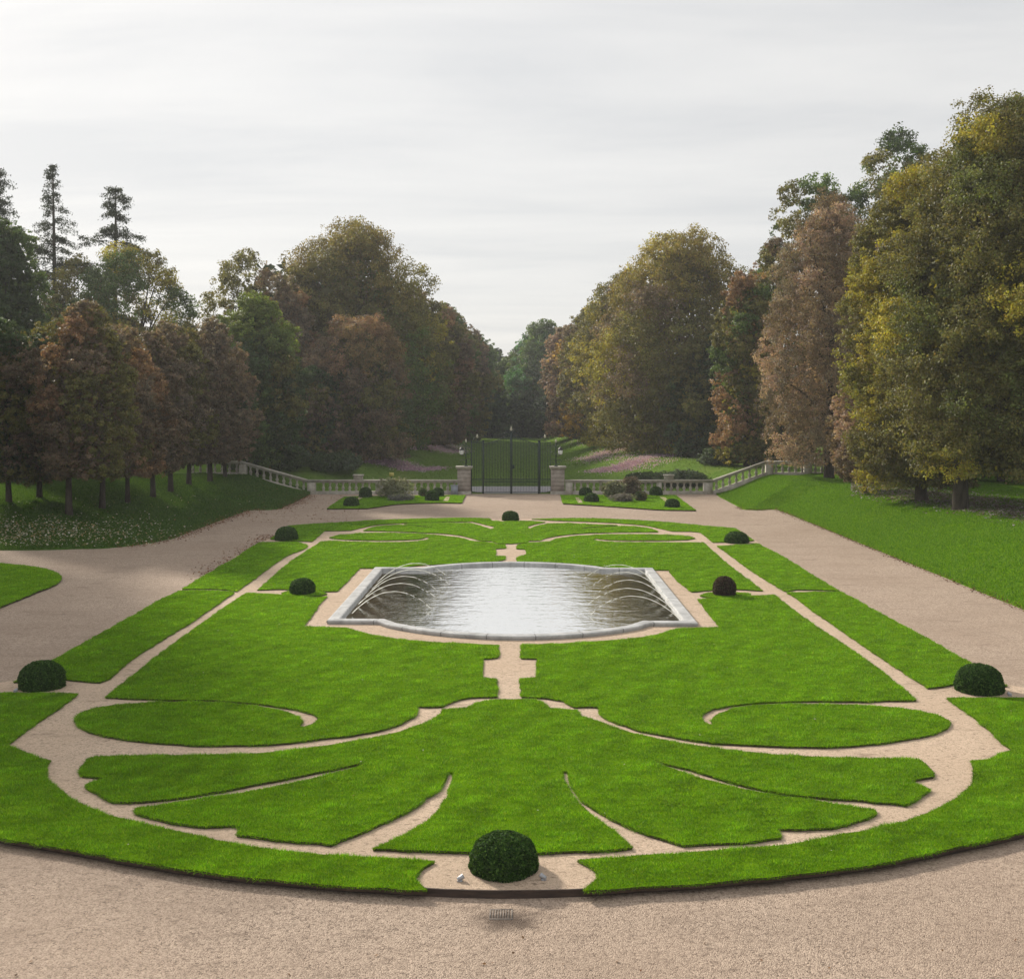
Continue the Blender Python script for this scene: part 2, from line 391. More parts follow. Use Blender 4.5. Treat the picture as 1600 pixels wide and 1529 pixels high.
def z_look(q):
    fx = np.clip((q[:, 0] + 110) / .25, 0, len(_gx) - 1.001); fy = np.clip((q[:, 1] - 17) / .5, 0, len(_gy) - 1.001)
    i, j = fy.astype(int), fx.astype(int); u, v = fy - i, fx - j
    return (_Z[i, j] * (1 - v) + _Z[i, j + 1] * v) * (1 - u) + (_Z[i + 1, j] * (1 - v) + _Z[i + 1, j + 1] * v) * u
def hit(px, py):
    """the ground point seen at a pixel of the photograph"""
    ys = np.arange(18, 330, 0.2); q = np.c_[(px - CX) * ys / F, ys]
    zz = z_look(q)
    ray = H - (py - CY) * ys / F
    i = int(np.argmax(ray <= zz)); return np.array([q[i, 0], q[i, 1], zz[i]])

def grid_mesh(name, x0, x1, y0, y1, st, zf, keep, mat):
    xs = np.arange(x0, x1 + st, st); ys = np.arange(y0, y1 + st, st)
    X, Y = np.meshgrid(xs, ys); q = np.c_[X.ravel(), Y.ravel()]; z = zf(q)
    nx = len(xs); i = (np.arange(len(ys) - 1)[:, None] * nx + np.arange(nx - 1)[None]).ravel()
    f = np.c_[i, i + 1, i + nx + 1, i + nx]
    f = f[(z[f] > keep).any(1)]
    mb = MB(); mb.add(np.c_[q, z], f); return mb.build(name, mat, smooth_=True)

g = MB(); g.add([(-900, -90, -0.6), (900, -90, -0.6), (900, 1100, -0.6), (-900, 1100, -0.6)], [(0, 1, 2, 3)])
tag(g.build("ground", M_MEADOW), kind="structure")
g = MB(); xs = np.linspace(-60, 60, 61); ys = np.linspace(-12, YB + .2, 50)
X, Y = np.meshgrid(xs, ys); i = (np.arange(49)[:, None] * 61 + np.arange(60)[None]).ravel()
g.add(np.c_[X.ravel(), Y.ravel(), np.full(X.size, ZG)], np.c_[i, i + 1, i + 62, i + 61])
tag(g.build("gravel_drive", M_GRAVEL), kind="structure")
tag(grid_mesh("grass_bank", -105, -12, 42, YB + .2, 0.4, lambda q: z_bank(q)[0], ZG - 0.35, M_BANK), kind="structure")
tag(grid_mesh("grass_bank", 11, 90, 14, YB + .2, 0.4, lambda q: z_bank(q)[1], ZG - 0.35, M_BANK_SUNLIT), kind="structure")
tag(grid_mesh("meadow", -130, 130, YB - 0.1, 330, 0.6, z_meadow, -9, M_MEADOW), kind="structure")
# short road outside the gate
g = MB(); xa, xb = (737 - CX) * 81.2 / F, (860 - CX) * 81.2 / F
ap = [(xa + .9, 81.6), (xb - .9, 81.6), (xb - .1, 83.2), (xb + 1.2, 88.2), (xa - 1.2, 88.0), (xa + .1, 83.2)]
g.tris_poly(curve(ap, 0.5), ZG + 0.004); g.wall(curve(ap, .5), -.6, ZG + .004)
tag(g.build("road", M_TARMAC), kind="structure")

# ------------------------------------------------------------------ the parterre
RIMO = [(-110, 1080), (-150, 1140), (-150, 1200), (-100, 1262), (0, 1305), (100, 1322), (200, 1341), (300, 1357), (400, 1369), (500, 1378), (600, 1384), (665, 1387.5),
        (725, 1390), (790, 1391), (855, 1390), (912, 1388), (1000, 1382), (1100, 1376), (1200, 1367), (1300, 1356), (1400, 1340), (1500, 1320), (1600, 1297), (1700, 1255), (1760, 1190), (1750, 1140), (1715, 1092)]
BACKLINE = [(1574, 1069), (1519, 1036), (1461, 1002), (1375, 956), (1311, 921.5), (1294, 912), (1226, 870), (1184, 847), (1177, 842), (1148, 824.5), (1093, 820), (1047, 816), (1002, 813),
            (957, 810.6), (890, 809.5), (831, 810.5), (797, 811), (766, 811), (732, 809), (665, 810), (597, 812), (530, 816), (485, 818.5), (451, 822.5), (425, 840), (406, 847), (387, 858),
            (346, 883), (312, 902.5), (281, 921), (244, 939), (206, 961), (150, 992), (82, 1030), (22, 1063)]
sand_loop = curve(WL(RIMO, 0.0) + WL(BACKLINE, 0.0), 0.3)
g = MB(); g.tris_poly(sand_loop, 0.0); g.wall(sand_loop, -0.3, 0.0)
tag(g.build("sand_path", M_SAND), kind="structure")

def wave(q, sc, seed):
    # smooth random field in about -1..1
    R_ = np.random.default_rng(seed); s_ = np.zeros(len(q))
    for k in range(14):
        a = R_.uniform(0, 2 * math.pi); f_ = sc * R_.uniform(.5, 1.9); s_ += np.sin(q[:, 0] * f_ * math.cos(a) + q[:, 1] * f_ * math.sin(a) + R_.uniform(0, 6.3))
    return s_ / 4.2
ZT = 0.062                                            # the plane the outlines were read on: the top of the cut grass
LAWNS = []
def lawn(pts, label, blade=1.0, mat=M_LAWN, z=ZT, base=-0.02, dens=1.0, group="lawn panels of the parterre", step=0.2):
    loop = curve(WL(pts, z), step)
    # a spade-cut edge is never quite straight
    n = len(loop); ph = np.arange(n)
    wob = rng.normal(0, 0.012, n) + .02 * np.convolve(np.r_[rng.normal(0, 1, n), np.zeros(6)], np.ones(7) / 7, 'valid')[:n]
    nrm = np.roll(loop, -1, 0) - np.roll(loop, 1, 0); nrm = np.c_[nrm[:, 1], -nrm[:, 0]]; nrm /= np.linalg.norm(nrm, axis=1)[:, None] + 1e-9
    loop = loop + nrm * wob[:, None]
    a = 0.5 * np.sum(loop[:, 0] * np.roll(loop[:, 1], -1) - np.roll(loop[:, 0], -1) * loop[:, 1])
    if a < 0: loop = loop[::-1]
    m = MB(); zt = z - 0.022
    m.tris_poly(loop, zt, 0); m.wall(loop, base, zt, 1)
    lo, hi = loop.min(0), loop.max(0)
    Y = 0.5 * (lo[1] + hi[1])
    # blades, thinner and more where the bed is near the camera
    q = []; per = 5200 * dens
    for y0 in np.arange(lo[1], hi[1], 1.0):
        y1 = min(y0 + 1.0, hi[1]); k = int(per * (15.0 / max(y0, 14)) ** 1.7 * (hi[0] - lo[0]) * (y1 - y0))
        q.append(np.c_[rng.uniform(lo[0], hi[0], k), rng.uniform(y0, y1, k)])
    # a fringe leaning over the cut edge
    L = np.linalg.norm(np.roll(loop, -1, 0) - loop, axis=1)
    ke = int(L.sum() * 700 * dens * (15.0 / max(Y, 14)) ** 1.0); ii = rng.integers(0, len(loop), ke); u = rng.random(ke)[:, None]
    nn = np.roll(loop, -1, 0) - loop; nn = np.c_[nn[:, 1], -nn[:, 0]]; nn /= np.linalg.norm(nn, axis=1)[:, None] + 1e-9
    qe = loop[ii] * (1 - u) + np.roll(loop, -1, 0)[ii] * u + nn[ii] * rng.normal(-0.004, 0.012, ke)[:, None]
    q = np.concatenate(q); q = q[inside(q, loop)]
    edge = np.r_[np.zeros(len(q), bool), np.ones(ke, bool)]
    lean_dir = np.r_[rng.normal(0, 1, (len(q), 2)), nn[ii] * 1.7 + rng.normal(0, .7, (ke, 2))]
    q = np.r_[q, qe]; k = len(q)
    sc = np.clip(q[:, 1] / 15.0, 1, 4) ** 0.75
    hgt = rng.uniform(0.016, 0.036, k) * blade * np.clip(sc, 1, 1.15); wd = rng.uniform(0.0028, 0.0055, k) * sc * 1.35
    hgt = hgt * np.clip(1 + .38 * wave(q * [.6, 1], 16.0, 3) + .25 * wave(q, 5.0, 4), .35, 2.0)
    lean = lean_dir * (hgt * 0.55)[:, None]
    th = rng.uniform(0, math.pi, k); sx = np.c_[np.cos(th), np.sin(th)] * wd[:, None]
    zb = np.where(edge, zt - 0.02, zt - 0.004)
    v = np.empty((k, 3, 3)); v[:, 0, :2] = q - sx; v[:, 1, :2] = q + sx; v[:, 2, :2] = q + lean
    v[:, 0, 2] = zb; v[:, 1, 2] = zb; v[:, 2, 2] = zt + hgt * np.where(edge, rng.uniform(-1.1, .9, k), 1.0)
    pal = np.array([(0.085, 0.215, 0.004), (0.126, 0.285, 0.006), (0.172, 0.34, 0.010), (0.225, 0.355, 0.020)])
    c = pal[rng.choice(4, k, p=[.28, .38, .24, .10])] * rng.uniform(0.75, 1.25, (k, 1)) * np.clip(1 + .24 * wave(q * [.6, 1], 16.0, 3) + .12 * wave(q, 4.0, 5) + .05 * wave(q, .6, 6), .45, 1.7)[:, None] * np.where((rng.random((k, 1)) < .035), [[1.5, 1.05, 2.5]], [[1, 1, 1]])
    m.add(v.reshape(-1, 3), np.arange(3 * k).reshape(-1, 3), 2, np.repeat(c, 3, 0))
    o = m.build("lawn_panel", [mat, M_SOIL, M_BLADE], colour=True)
    cen = loop.mean(0); place(o, (cen[0], cen[1], 0))
    tag(o, label, "lawn", group); LAWNS.append(loop); return o

P_A = [(165,1087),(277,1000),(330,962),(385,925),(420,926),(455,929),(490,931),(511,930),(500,940),(490,955),(473,977),(540,979),(581,990),(625,997),(669,1001),(712,1003),(778,1006),(778,1025),(753,1027),(753,1056),(776,1059),(776,1086),(735,1087),(705,1094),(690,1101),(652,1101),(650,1112),(635,1123),(600,1136),(550,1146),(500,1151),(450,1158),(400,1161),(350,1162),(300,1161),(250,1158),(200,1153),(165,1147),(140,1140),(122,1131),(118,1124),(125,1112),(150,1104),(200,1097.5),(250,1095),(300,1094),(350,1096),(400,1101),(440,1108),(465,1118),(471,1125),(467,1132),(474,1134),(492,1127),(499,1120),(490,1113),(465,1106),(430,1100),(380,1095),(325,1091),(250,1090)]
P_B = [(800,1090),(770,1091),(745,1096),(730,1103.5),(692,1106),(690,1113),(675,1123),(650,1132),(600,1147),(550,1156),(500,1164),(450,1170),(400,1174),(350,1176),(250,1177),(150,1179),(137,1183),(127,1204),(130,1209),(165,1213),(137,1220),(134,1226),(150,1236),(175,1250),(250,1247),(300,1240),(350,1232),(400,1222),(450,1213),(500,1203),(550,1193),(573,1187.5),(574,1190),(540,1200),(500,1211),(450,1222),(400,1232),(350,1240),(300,1247),(250,1254),(211,1259),(213,1266),(250,1277),(300,1287),(368,1287),(373,1293),(370,1301),(425,1308),(475,1312),(517,1316),(530,1310),(575,1292),(625,1270),(665,1245),(690,1225),(700,1203),(708,1204),(702,1232),(692,1250),(675,1272),(645,1292),(600,1315),(586,1322),(650,1325),(735,1328),(840,1329),(900,1327),(988,1321),(970,1305),(945,1285),(915,1262),(895,1240),(883,1220),(878,1202),(888,1202),(893,1225),(910,1248),(940,1268),(975,1285),(1015,1300),(1068,1316),(1125,1314),(1180,1310),(1220,1305),(1216,1297),(1214,1292),(1250,1292),(1300,1290),(1340,1280),(1370,1268),(1367,1261),(1325,1256),(1275,1247),(1210,1239),(1150,1227),(1100,1213.5),(1050,1198),(1022,1188),(1024,1185),(1080,1200),(1125,1213),(1190,1230),(1250,1240),(1300,1244),(1350,1248),(1415,1254),(1435,1242),(1453,1230),(1422,1217),(1457,1210),(1455,1202),(1437,1184),(1375,1182),(1300,1181),(1225,1177),(1150,1170),(1075,1160),(1025,1151),(975,1139),(935,1125),(910,1116),(900,1107),(860,1104),(850,1096),(835,1091)]
P_C = [(815,1005),(815,1026),(839,1027),(840,1056),(814,1058),(815,1086),(850,1088),(880,1092),(897,1102),(935,1102),(940,1115),(965,1127),(1000,1139),(1050,1148),(1100,1156),(1175,1161),(1250,1164),(1325,1163),(1400,1155),(1450,1146),(1480,1135),(1485,1128),(1470,1117),(1430,1107),(1375,1101),(1300,1098),(1225,1098),(1160,1102),(1125,1112),(1111,1123),(1114,1130),(1100,1127),(1095,1118),(1105,1108),(1140,1100),(1190,1095),(1250,1093),(1350,1093),(1430,1091),(1394,1060),(1337,1018),(1310,1000),(1238,950),(1210,927.5),(1167,930),(1093,935),(1110,960),(1127,978),(1060,980),(1019,991),(975,997),(931,1000),(887,1003)]
P_D = [(-110,1080),(-150,1140),(-150,1200),(-100,1262),(0,1305),(100,1322),(200,1341),(300,1357),(400,1369),(500,1378),(600,1384),(665,1386.5),(645,1367),(660,1352),(678,1342),(600,1337),(500,1331),(400,1320),(300,1300),(225,1283),(175,1272),(125,1252),(90,1228),(72,1208),(75,1192),(80,1185),(50,1178),(42,1173),(10,1162),(50,1132),(90,1105),(122,1081),(0,1080)]
P_E = [(901,1340),(935,1357),(936,1368),(912,1388),(1000,1382),(1100,1376),(1200,1367),(1300,1356),(1400,1340),(1500,1320),(1600,1297),(1700,1255),(1760,1190),(1750,1140),(1715,1091),(1600,1088),(1480,1088),(1525,1120),(1581,1169),(1558,1177),(1545,1183),(1517,1185),(1522,1200),(1520,1218),(1500,1240),(1465,1260),(1400,1283),(1300,1303),(1225,1317),(1125,1326),(1000,1333)]
P_F1 = [(22,1063),(82,1030),(150,992),(206,961),(244,939),(281,921),(350,922),(366,924),(329,949),(300,969),(262,992),(221,1018),(187,1042),(169,1059),(156,1064),(131,1062),(101,1059)]
P_F2 = [(285,918.5),(312,902),(346,882.5),(369,870),(387.5,857),(406,846),(462,845),(478,850),(444,869),(406,896),(384,912),(369,922),(346,919)]
P_G = [(423,841),(437,831),(453,820),(485,817.5),(530,815),(597,811),(665,809),(732,808),(764,809),(767,811),(752,813),(739,813.6),(690,814.3),(640,815.6),(586,819),(566,823),(548,827.5),(521,828),(507,828),(487,844.5),(465,844)]
P_H = [(800,813),(786,813.5),(766,812.5),(740,814.3),(755,817.5),(773,823.8),(766,826),(752,820.8),(735,816),(687,815.8),(642,817),(632,817.6),(680,822.8),(676,824),(628,819),(620,818.7),(588,821.5),(568,828),(620,829),(665,831),(710,834),(732,838),(750,843),(755,844),(768.5,844),(773,846),(782,848),(800,848),(825,846),(826,843.5),(843,843),(854,839),(874,835.5),(912,832),(957,830.5),(1027,830),(1025,827.6),(1007,823),(989,821),(975,820.5),(908,824.8),(906,823.6),(965,819.4),(919,817.7),(885,816),(856,817),(840,820.2),(828,825),(824,823.5),(838,817.5),(852,814.6),(830,812.6),(810,813)]
P_I = [(402,920),(425,901),(453,877),(503,844.6),(519,843.7),(552,845),(586,846),(620,845.7),(656,844),(669.5,841.8),(672,840),(665,837.6),(662.5,839.3),(656,841),(620,842.6),(586,842.8),(552,842),(530,840.8),(515,839),(530,834.5),(566,831.9),(642,832),(687,835.2),(728,841),(735,843.4),(750,845),(771,847),(775,848.6),(789,849.5),(790,855),(773,856),(774,867),(788,867.5),(788,872.5),(777,875.5),(710,879),(642,883),(624,886),(561,886),(543,906),(526,922),(498,922),(459,919),(427,919)]
P_J = [(809,849.5),(808,856),(822,856.6),(821.5,865),(810.5,869),(809,876),(852,876.6),(918,881),(984,888),(1045,889),(1060,906),(1081,923),(1112,920.4),(1154,919),(1191,921),(1167,903),(1133,877),(1099,846.5),(1059,846.4),(1025,846.2),(980,845.8),(957,845.3),(932,843.6),(927,841.3),(932,839.6),(936,840.8),(957,842.3),(1000,843.1),(1047,842.8),(1075,841.8),(1085,839.6),(1077,836.6),(1059,835),(1025,833.8),(980,833.5),(935,834.2),(890,837.3),(867,841.5),(861,844),(827,847)]
P_K = [(831,810),(890,808.5),(957,809.6),(1002,812),(1047,815),(1093,819.5),(1148,824),(1163,833),(1177,843),(1165,844.5),(1114,846),(1096,830.5),(1080,829),(1050,828.7),(1029.5,824),(1002,819),(969,816.4),(912,813.6),(867,812.2)]
P_L2 = [(1121,852),(1184,848),(1226,870),(1260,891),(1294.5,912),(1311,921),(1288,920),(1246,919.4),(1226,922),(1213,914),(1171,888),(1140,865)]
P_L1 = [(1231,924),(1314,922.7),(1375,956),(1461,1002),(1519,1036),(1574,1069),(1493,1066),(1469,1070),(1450,1072.5),(1412,1048),(1375,1024),(1337,998),(1265,948)]
OVAL_L = [(440,925),(450,921.5),(475,920.5),(500,922),(511,926),(500,929),(470,929.5),(448,928.5)]
OVAL_R = [(1094,929),(1108,924.5),(1135,923),(1160,924.5),(1172,926.5),(1164,930),(1135,932.5),(1108,932)]
lawn(P_A, "broad lawn panel left of the pool's near end, curling into an oval scroll")
lawn(P_B, "big palm-shaped lawn behind the front box ball, with three curved cuts fanning out")
lawn(P_C, "broad lawn panel right of the pool's near end, curling into an oval scroll")
lawn(P_D, "curved lawn band along the edging at the front left of the front box ball")
lawn(P_E, "curved lawn band along the edging at the front right of the front box ball")
lawn(P_F1, "long straight lawn strip running back from the large box ball at the left")
lawn(P_F2, "shaded short lawn strip at the left, ending in front of the far left box ball")
lawn(P_G, "thin curved lawn band at the far left of the parterre, half in tree shade")
lawn(P_H, "small palm-shaped lawn at the far end in front of the far middle box ball", step=0.3)
lawn(P_I, "lawn panel behind the pool's left half, with a narrow scroll at its back")
lawn(P_J, "lawn panel behind the pool's right half, with a narrow scroll at its back")
lawn(P_K, "thin sunlit curved lawn band at the far right of the parterre")
lawn(P_L2, "short lawn strip at the right, reaching back to the far right box ball")
lawn(P_L1, "long straight lawn strip running back from the large box ball at the right")
lawn(OVAL_L, "small oval turf plinth under the green box ball left of the pool", step=0.1)
lawn(OVAL_R, "small oval turf plinth under the brown box ball right of the pool", step=0.1)
BEDS = "planted lawn beds along the balustrade"
lawn([(511,793.6),(525,784),(539,775),(600,774),(660,773.4),(727,772.5),(724,778),(721,784.5),(675,784.5),(630,786),(573,793)], "flower bed lawn along the balustrade left of the gate", z=ZG + .1, base=-.2, group=BEDS)
lawn([(876,772.5),(878,779),(880,785.5),(941,789),(985,792),(1031,795),(1087,796),(1070,784),(1055,772.5),(960,772.3)], "flower bed lawn along the balustrade right of the gate", z=ZG + .1, base=-.2, group=BEDS)
lawn([(-330,866),(-150,872),(0,878.5),(37,882),(70,887),(92,896),(96,901),(90,909),(50,926),(0,946),(-120,1000),(-330,1075)], "rounded tip of a shaded lawn at the left frame edge between two gravel drives", z=ZG + .09, base=-.2, dens=0.6, group="lawns beside the drives")
# narrow sanded gaps through the two flower beds
for quad in ([(692,782.5),(700,782.5),(703,775.5),(697,775.5)], [(556,782),(563,779.5),(568,776),(561,776)], [(899,777),(905,777),(911,785),(903,785)], [(1031,776),(1038,776),(1050,786),(1043,786)]):
    g = MB(); lp = WL(quad, ZG + .09); g.tris_poly(lp, ZG + .088); g.wall(lp, -.2, ZG + .088)
    tag(g.build("sand_path", M_SAND), kind="structure")

# dark edging board round the front
arc = curve(WL(RIMO[3:25], 0.0), 0.25, False)
nn = np.gradient(arc, axis=0); nn = np.c_[nn[:, 1], -nn[:, 0]]; nn /= np.linalg.norm(nn, axis=1)[:, None]
o_, i_ = arc + nn * 0.035, arc + nn * 0.008
if np.linalg.norm(o_[len(o_)//2]) > np.linalg.norm(i_[len(o_)//2]): o_, i_ = arc - nn * 0.035, arc - nn * 0.008
wv = 0.006 * np.sin(np.arange(len(arc)) * 0.31) + rng.normal(0, .002, len(arc))
g = MB(); n = len(arc); zt = 0.018 + wv
v = np.concatenate([np.c_[o_, np.full(n, -.2)], np.c_[o_, zt], np.c_[i_, zt], np.c_[i_, np.full(n, -.2)]])
a = np.arange(n - 1)
for k in range(3): g.add(v, np.c_[a + k * n, a + 1 + k * n, a + 1 + (k + 1) * n, a + (k + 1) * n])
o = g.build("edging_board", M_EDGE); place(o, (arc[n//2][0], arc[n//2][1], ZG))
tag(o, "dark weathered edging board curving round the front of the parterre", "edging")

# ------------------------------------------------------------------ pool
PC = [WP(510, 975), WP(1091, 979), WP(1020, 891), WP(585.5, 890)]       # front left, front right, back right, back left
def UV(u, v):
    a = PC[0] * (1 - u) + PC[1] * u; b = PC[3] * (1 - u) + PC[2] * u
    return a * (1 - v) + b * v
def arcpts(u0, u1, v, sag, n=24, bumpw=0.0):
    r = []
    p0, p1 = UV(u0, v), UV(u1, v); dirv = (UV(0.5, v + (0.1 if v > .5 else -0.1)) - UV(0.5, v)); dirv /= np.linalg.norm(dirv)
    for s in np.linspace(0, 1, n): r.append(p0 * (1 - s) + p1 * s + dirv * sag * math.sin(math.pi * s) ** 0.72)
    return r
ring = [UV(0, 0)] + [UV(.07, 0)] + arcpts(0.137, 0.872, 0, 2.05) + [UV(.93, 0)] + [UV(1, 0), UV(1, 1)] + arcpts(0.83, 0.17, 1, 1.6) + [UV(0, 1)]
ring = curve(ring, 0.35, True, 30)
def offset(loop, d):
    p = np.asarray(loop); a = p - np.roll(p, 1, 0); b = np.roll(p, -1, 0) - p
    a /= np.linalg.norm(a, axis=1)[:, None] + 1e-9; b /= np.linalg.norm(b, axis=1)[:, None] + 1e-9
    na, nb_ = np.c_[-a[:, 1], a[:, 0]], np.c_[-b[:, 1], b[:, 0]]
    m = na + nb_; m /= np.linalg.norm(m, axis=1)[:, None] + 1e-9
    c = np.maximum((m * na).sum(1), 0.55); return p + m * (d / c)[:, None]
area = 0.5 * np.sum(ring[:, 0] * np.roll(ring[:, 1], -1) - np.roll(ring[:, 0], -1) * ring[:, 1])
if area < 0: ring = ring[::-1]
prof = [(0.02, -.1), (0.02, 0.035), (0.0, 0.045), (0.0, 0.085), (0.015, 0.105), (0.05, 0.115), (0.30, 0.115), (0.335, 0.105), (0.35, 0.075), (0.35, -.1)]
g = MB(); n = len(ring); rings = [np.c_[offset(ring, d), np.full(n, z)] for d, z in prof]
v = np.concatenate(rings); a = np.arange(n); b = (a + 1) % n
cum = np.r_[0, np.cumsum(np.linalg.norm(np.diff(ring, axis=0), axis=1))]; along = np.tile(cum / 100.0, len(prof))
for k in range(len(prof) - 1): g.add(v, np.c_[a + k * n, b + k * n, b + (k + 1) * n, a + (k + 1) * n][:-1], 0, np.c_[along, along, along])
for k in range(len(prof) - 1): g.add(v, np.array([[n - 1 + k * n, k * n, (k + 1) * n, n - 1 + (k + 1) * n]]), 0, np.full((len(v), 3), .005))
pc = UV(.5, .5)
pool = thing("fountain_pool", (pc[0], pc[1], 0), "pale stone rimmed fountain pool with straight sides and bowed ends", "pool")
part(g, "rim", M_RIM, pool, colour=True)
g = MB(); wl = offset(ring, 0.33); g.tris_poly(wl, 0.008)
tag(g.build("water", M_WATER), kind="structure")

# arching jets
JET_L = [((550, 959), .57), ((560, 945), .58), ((571, 933), .60), ((581, 921), .60), ((590, 910), .60)]
JET_R = [((1062, 968), .60), ((1052, 953), .58), ((1043, 939), .60), ((1035, 926), .62), ((1027, 913), .62)]
ORD = ["nearest the camera", "second from the camera", "in the middle of its row of five", "fourth from the camera", "farthest from the camera"]
for side, js in ((1, JET_L), (-1, JET_R)):
    for k, ((x, y), ap) in enumerate(js):
        p = WP(x, y, 0.05); r2 = np.random.default_rng(100 + k + (side > 0) * 50)
        L = 2.45 * r2.uniform(.93, 1.07); u = np.linspace(0, 1, 40); g = MB()
        pth = np.c_[p[0] + side * L * u, p[1] + (0.95 if side > 0 else 0.8) * u + 0.05 * np.sin(u * 3 + k), 0.07 + ap * 4 * u * (1 - u)]
        pth[:, 2] += 0.006 * np.sin(u * 37 + k) * u
        br = 29 + int(r2.integers(-2, 3))
        g.tube(pth[:br], np.interp(u[:br], [0, .5, .75], [0.011, 0.0095, 0.007]) * (1 + .25 * np.sin(u[:br] * 50 + k)), 6)
        i0 = br
        while i0 < 38:                                       # the stream breaks up as it falls
            ln = int(r2.integers(2, 4)); seg = pth[i0:i0 + ln] + r2.normal(0, .008, 3)
            if len(seg) >= 2: g.tube(seg, r2.uniform(.006, .010), 5)
            i0 += ln + int(r2.integers(0, 2))
        o = g.build("water_jet", M_JET, smooth_=True); place(o, (p[0], p[1], 0.06))
        sp = MB()
        for _ in range(46):                                  # droplets and splash crown
            uu = r2.uniform(.6, 1.02); c = np.array([np.interp(uu, u, pth[:, j]) for j in range(3)]) + r2.normal(0, [.06, .06, .03])
            c[2] = max(c[2], .06); rr = r2.uniform(.004, .009)
            sp.add(c + rr * np.array([(1, 0, 0), (-1, 0, 0), (0, 1, 0), (0, -1, 0), (0, 0, 1.3), (0, 0, -1.3)]),
                   [(0, 2, 4), (2, 1, 4), (1, 3, 4), (3, 0, 4), (2, 0, 5), (1, 2, 5), (3, 1, 5), (0, 3, 5)])
        s = sp.build("droplets", M_JET, o); s["kind"] = "stuff"
        s.data.transform(__import__('mathutils').Matrix.Translation(-o.location))
        tag(o, f"white water jet from the pool's {'left' if side > 0 else 'right'} rim, {ORD[k]}", "water jet", "arching water jets in the pool")

# ------------------------------------------------------------------ clipped balls
def leaf_quads(c, nrm, size, asp=0.6, r=rng, spread=0.7, fold=0.12):
    """diamond leaves at centres c facing about nrm"""
    k = len(c); n = nrm + r.normal(0, spread, (k, 3)); n /= np.linalg.norm(n, axis=1)[:, None] + 1e-9
    t_ = np.cross(n, r.normal(0, 1, (k, 3))); t_ /= np.linalg.norm(t_, axis=1)[:, None] + 1e-9
    b_ = np.cross(n, t_); s = np.broadcast_to(size, (k,))[:, None]
    v = np.empty((k, 4, 3)); v[:, 0] = c + t_ * s; v[:, 2] = c - t_ * s
    v[:, 1] = c + b_ * s * asp + n * s * fold; v[:, 3] = c - b_ * s * asp + n * s * fold
    return v.reshape(-1, 3), np.arange(4 * k).reshape(-1, 4)
def ball(px, base, w, top, label, group, z=0.0, pal=None, leaf=0.016, n=6000, rough=0.0, seed=1):
    r = np.random.default_rng(seed)
    p = WP(px, base, z); s = p[1] / F; rad = w * s / 2; y = p[1] + rad * 0.9
    x = (px - CX) * y / F; rad = w * y / F / 2
    hgt = H - (top - CY) * y / F - z; hgt = max(hgt * .975, rad * .82)
    pal = np.array(pal if pal is not None else [(0.022, 0.055, 0.012), (0.040, 0.092, 0.018), (0.075, 0.145, 0.030)])
    prof = [(0.955, 0.0), (0.985, 0.06), (1.0, 0.18), (0.995, 0.34), (0.955, 0.52), (0.865, 0.69), (0.71, 0.83), (0.48, 0.94), (0.22, 0.99), (0.0, 1.0)]
    pr = np.array(prof); g = MB()
    g.lathe([(max(a * rad * .93, .002), b * hgt * .95) for a, b in prof], x, y, z, 20); g.c[0] = np.broadcast_to(pal[0] * .8, g.c[0].shape)
    g.c[1][:] = g.c[2][:] = 0; g.c[1] = np.ones_like(g.c[1]) * pal[0]; g.c[2] = np.ones_like(g.c[2]) * pal[0]
    seg = np.linalg.norm(np.diff(pr, axis=0), axis=1); cum = np.r_[0, np.cumsum(seg * (pr[1:, 0] + pr[:-1, 0]))]
    u = r.random(n) * cum[-1]; par = np.interp(u, cum, np.arange(len(pr)))
    rr, hh = np.interp(par, np.arange(len(pr)), pr[:, 0]), np.interp(par, np.arange(len(pr)), pr[:, 1])
    th = r.uniform(0, 2 * math.pi, n)
    d = np.gradient(pr, axis=0); dr, dh = np.interp(par, np.arange(len(pr)), d[:, 0]), np.interp(par, np.arange(len(pr)), d[:, 1])
    nrm = np.c_[dh * np.cos(th), dh * np.sin(th), -dr]; nrm /= np.linalg.norm(nrm, axis=1)[:, None] + 1e-9
    lump = 1 + 0.024 * np.sin(th * 4 + hh * 7 + seed) + 0.018 * np.sin(th * 11 - hh * 17) + np.where(r.random(n) < .012, r.uniform(.01, .05, n), 0)
    dep = r.uniform(-.10, .022 + rough, n)
    c = np.c_[x + rad * rr * lump * np.cos(th), y + rad * rr * lump * np.sin(th), z + hh * hgt * (1 + .015 * np.sin(th * 7))] + nrm * (dep * rad)[:, None]
    c[:, 2] = np.maximum(c[:, 2], z + .01)
    v, f = leaf_quads(c, nrm, leaf * 1.25 * r.uniform(.6, 1.35, n), .62, r, .85)
    col = pal[r.choice(len(pal), n, p=[.35, .4, .25])] * r.uniform(.65, 1.4, (n, 1)) * np.clip(1 + .3 * np.sin(th * 23 + 40 * hh) * np.sin(hh * 37 + th * 9), .5, 1.5)[:, None]
    g.add(v, f, 0, np.repeat(col, 4, 0))
    o = g.build("box_ball", M_BOX, colour=True); place(o, (x, y, z)); return tag(o, label, "topiary", group)
GB = "clipped box balls of the parterre"; GG = "small box balls in the beds by the gate"
ball(787, 1376, 105, 1302, "large clipped box ball on sand at the front middle, between two small floodlights", GB, leaf=.014, n=26000, seed=1)
ball(65.5, 1081, 69, 1032, "large clipped box ball at the left edge, ending the left lawn strip", GB, leaf=.016, n=15000, seed=2)
ball(1530, 1087, 72, 1037, "large clipped box ball at the right edge, ending the right lawn strip", GB, leaf=.016, n=15000, seed=3)
ball(472.5, 928, 39, 903, "dark green clipped box ball on a turf plinth left of the pool", GB, z=.06, leaf=.02, n=7000, seed=4)
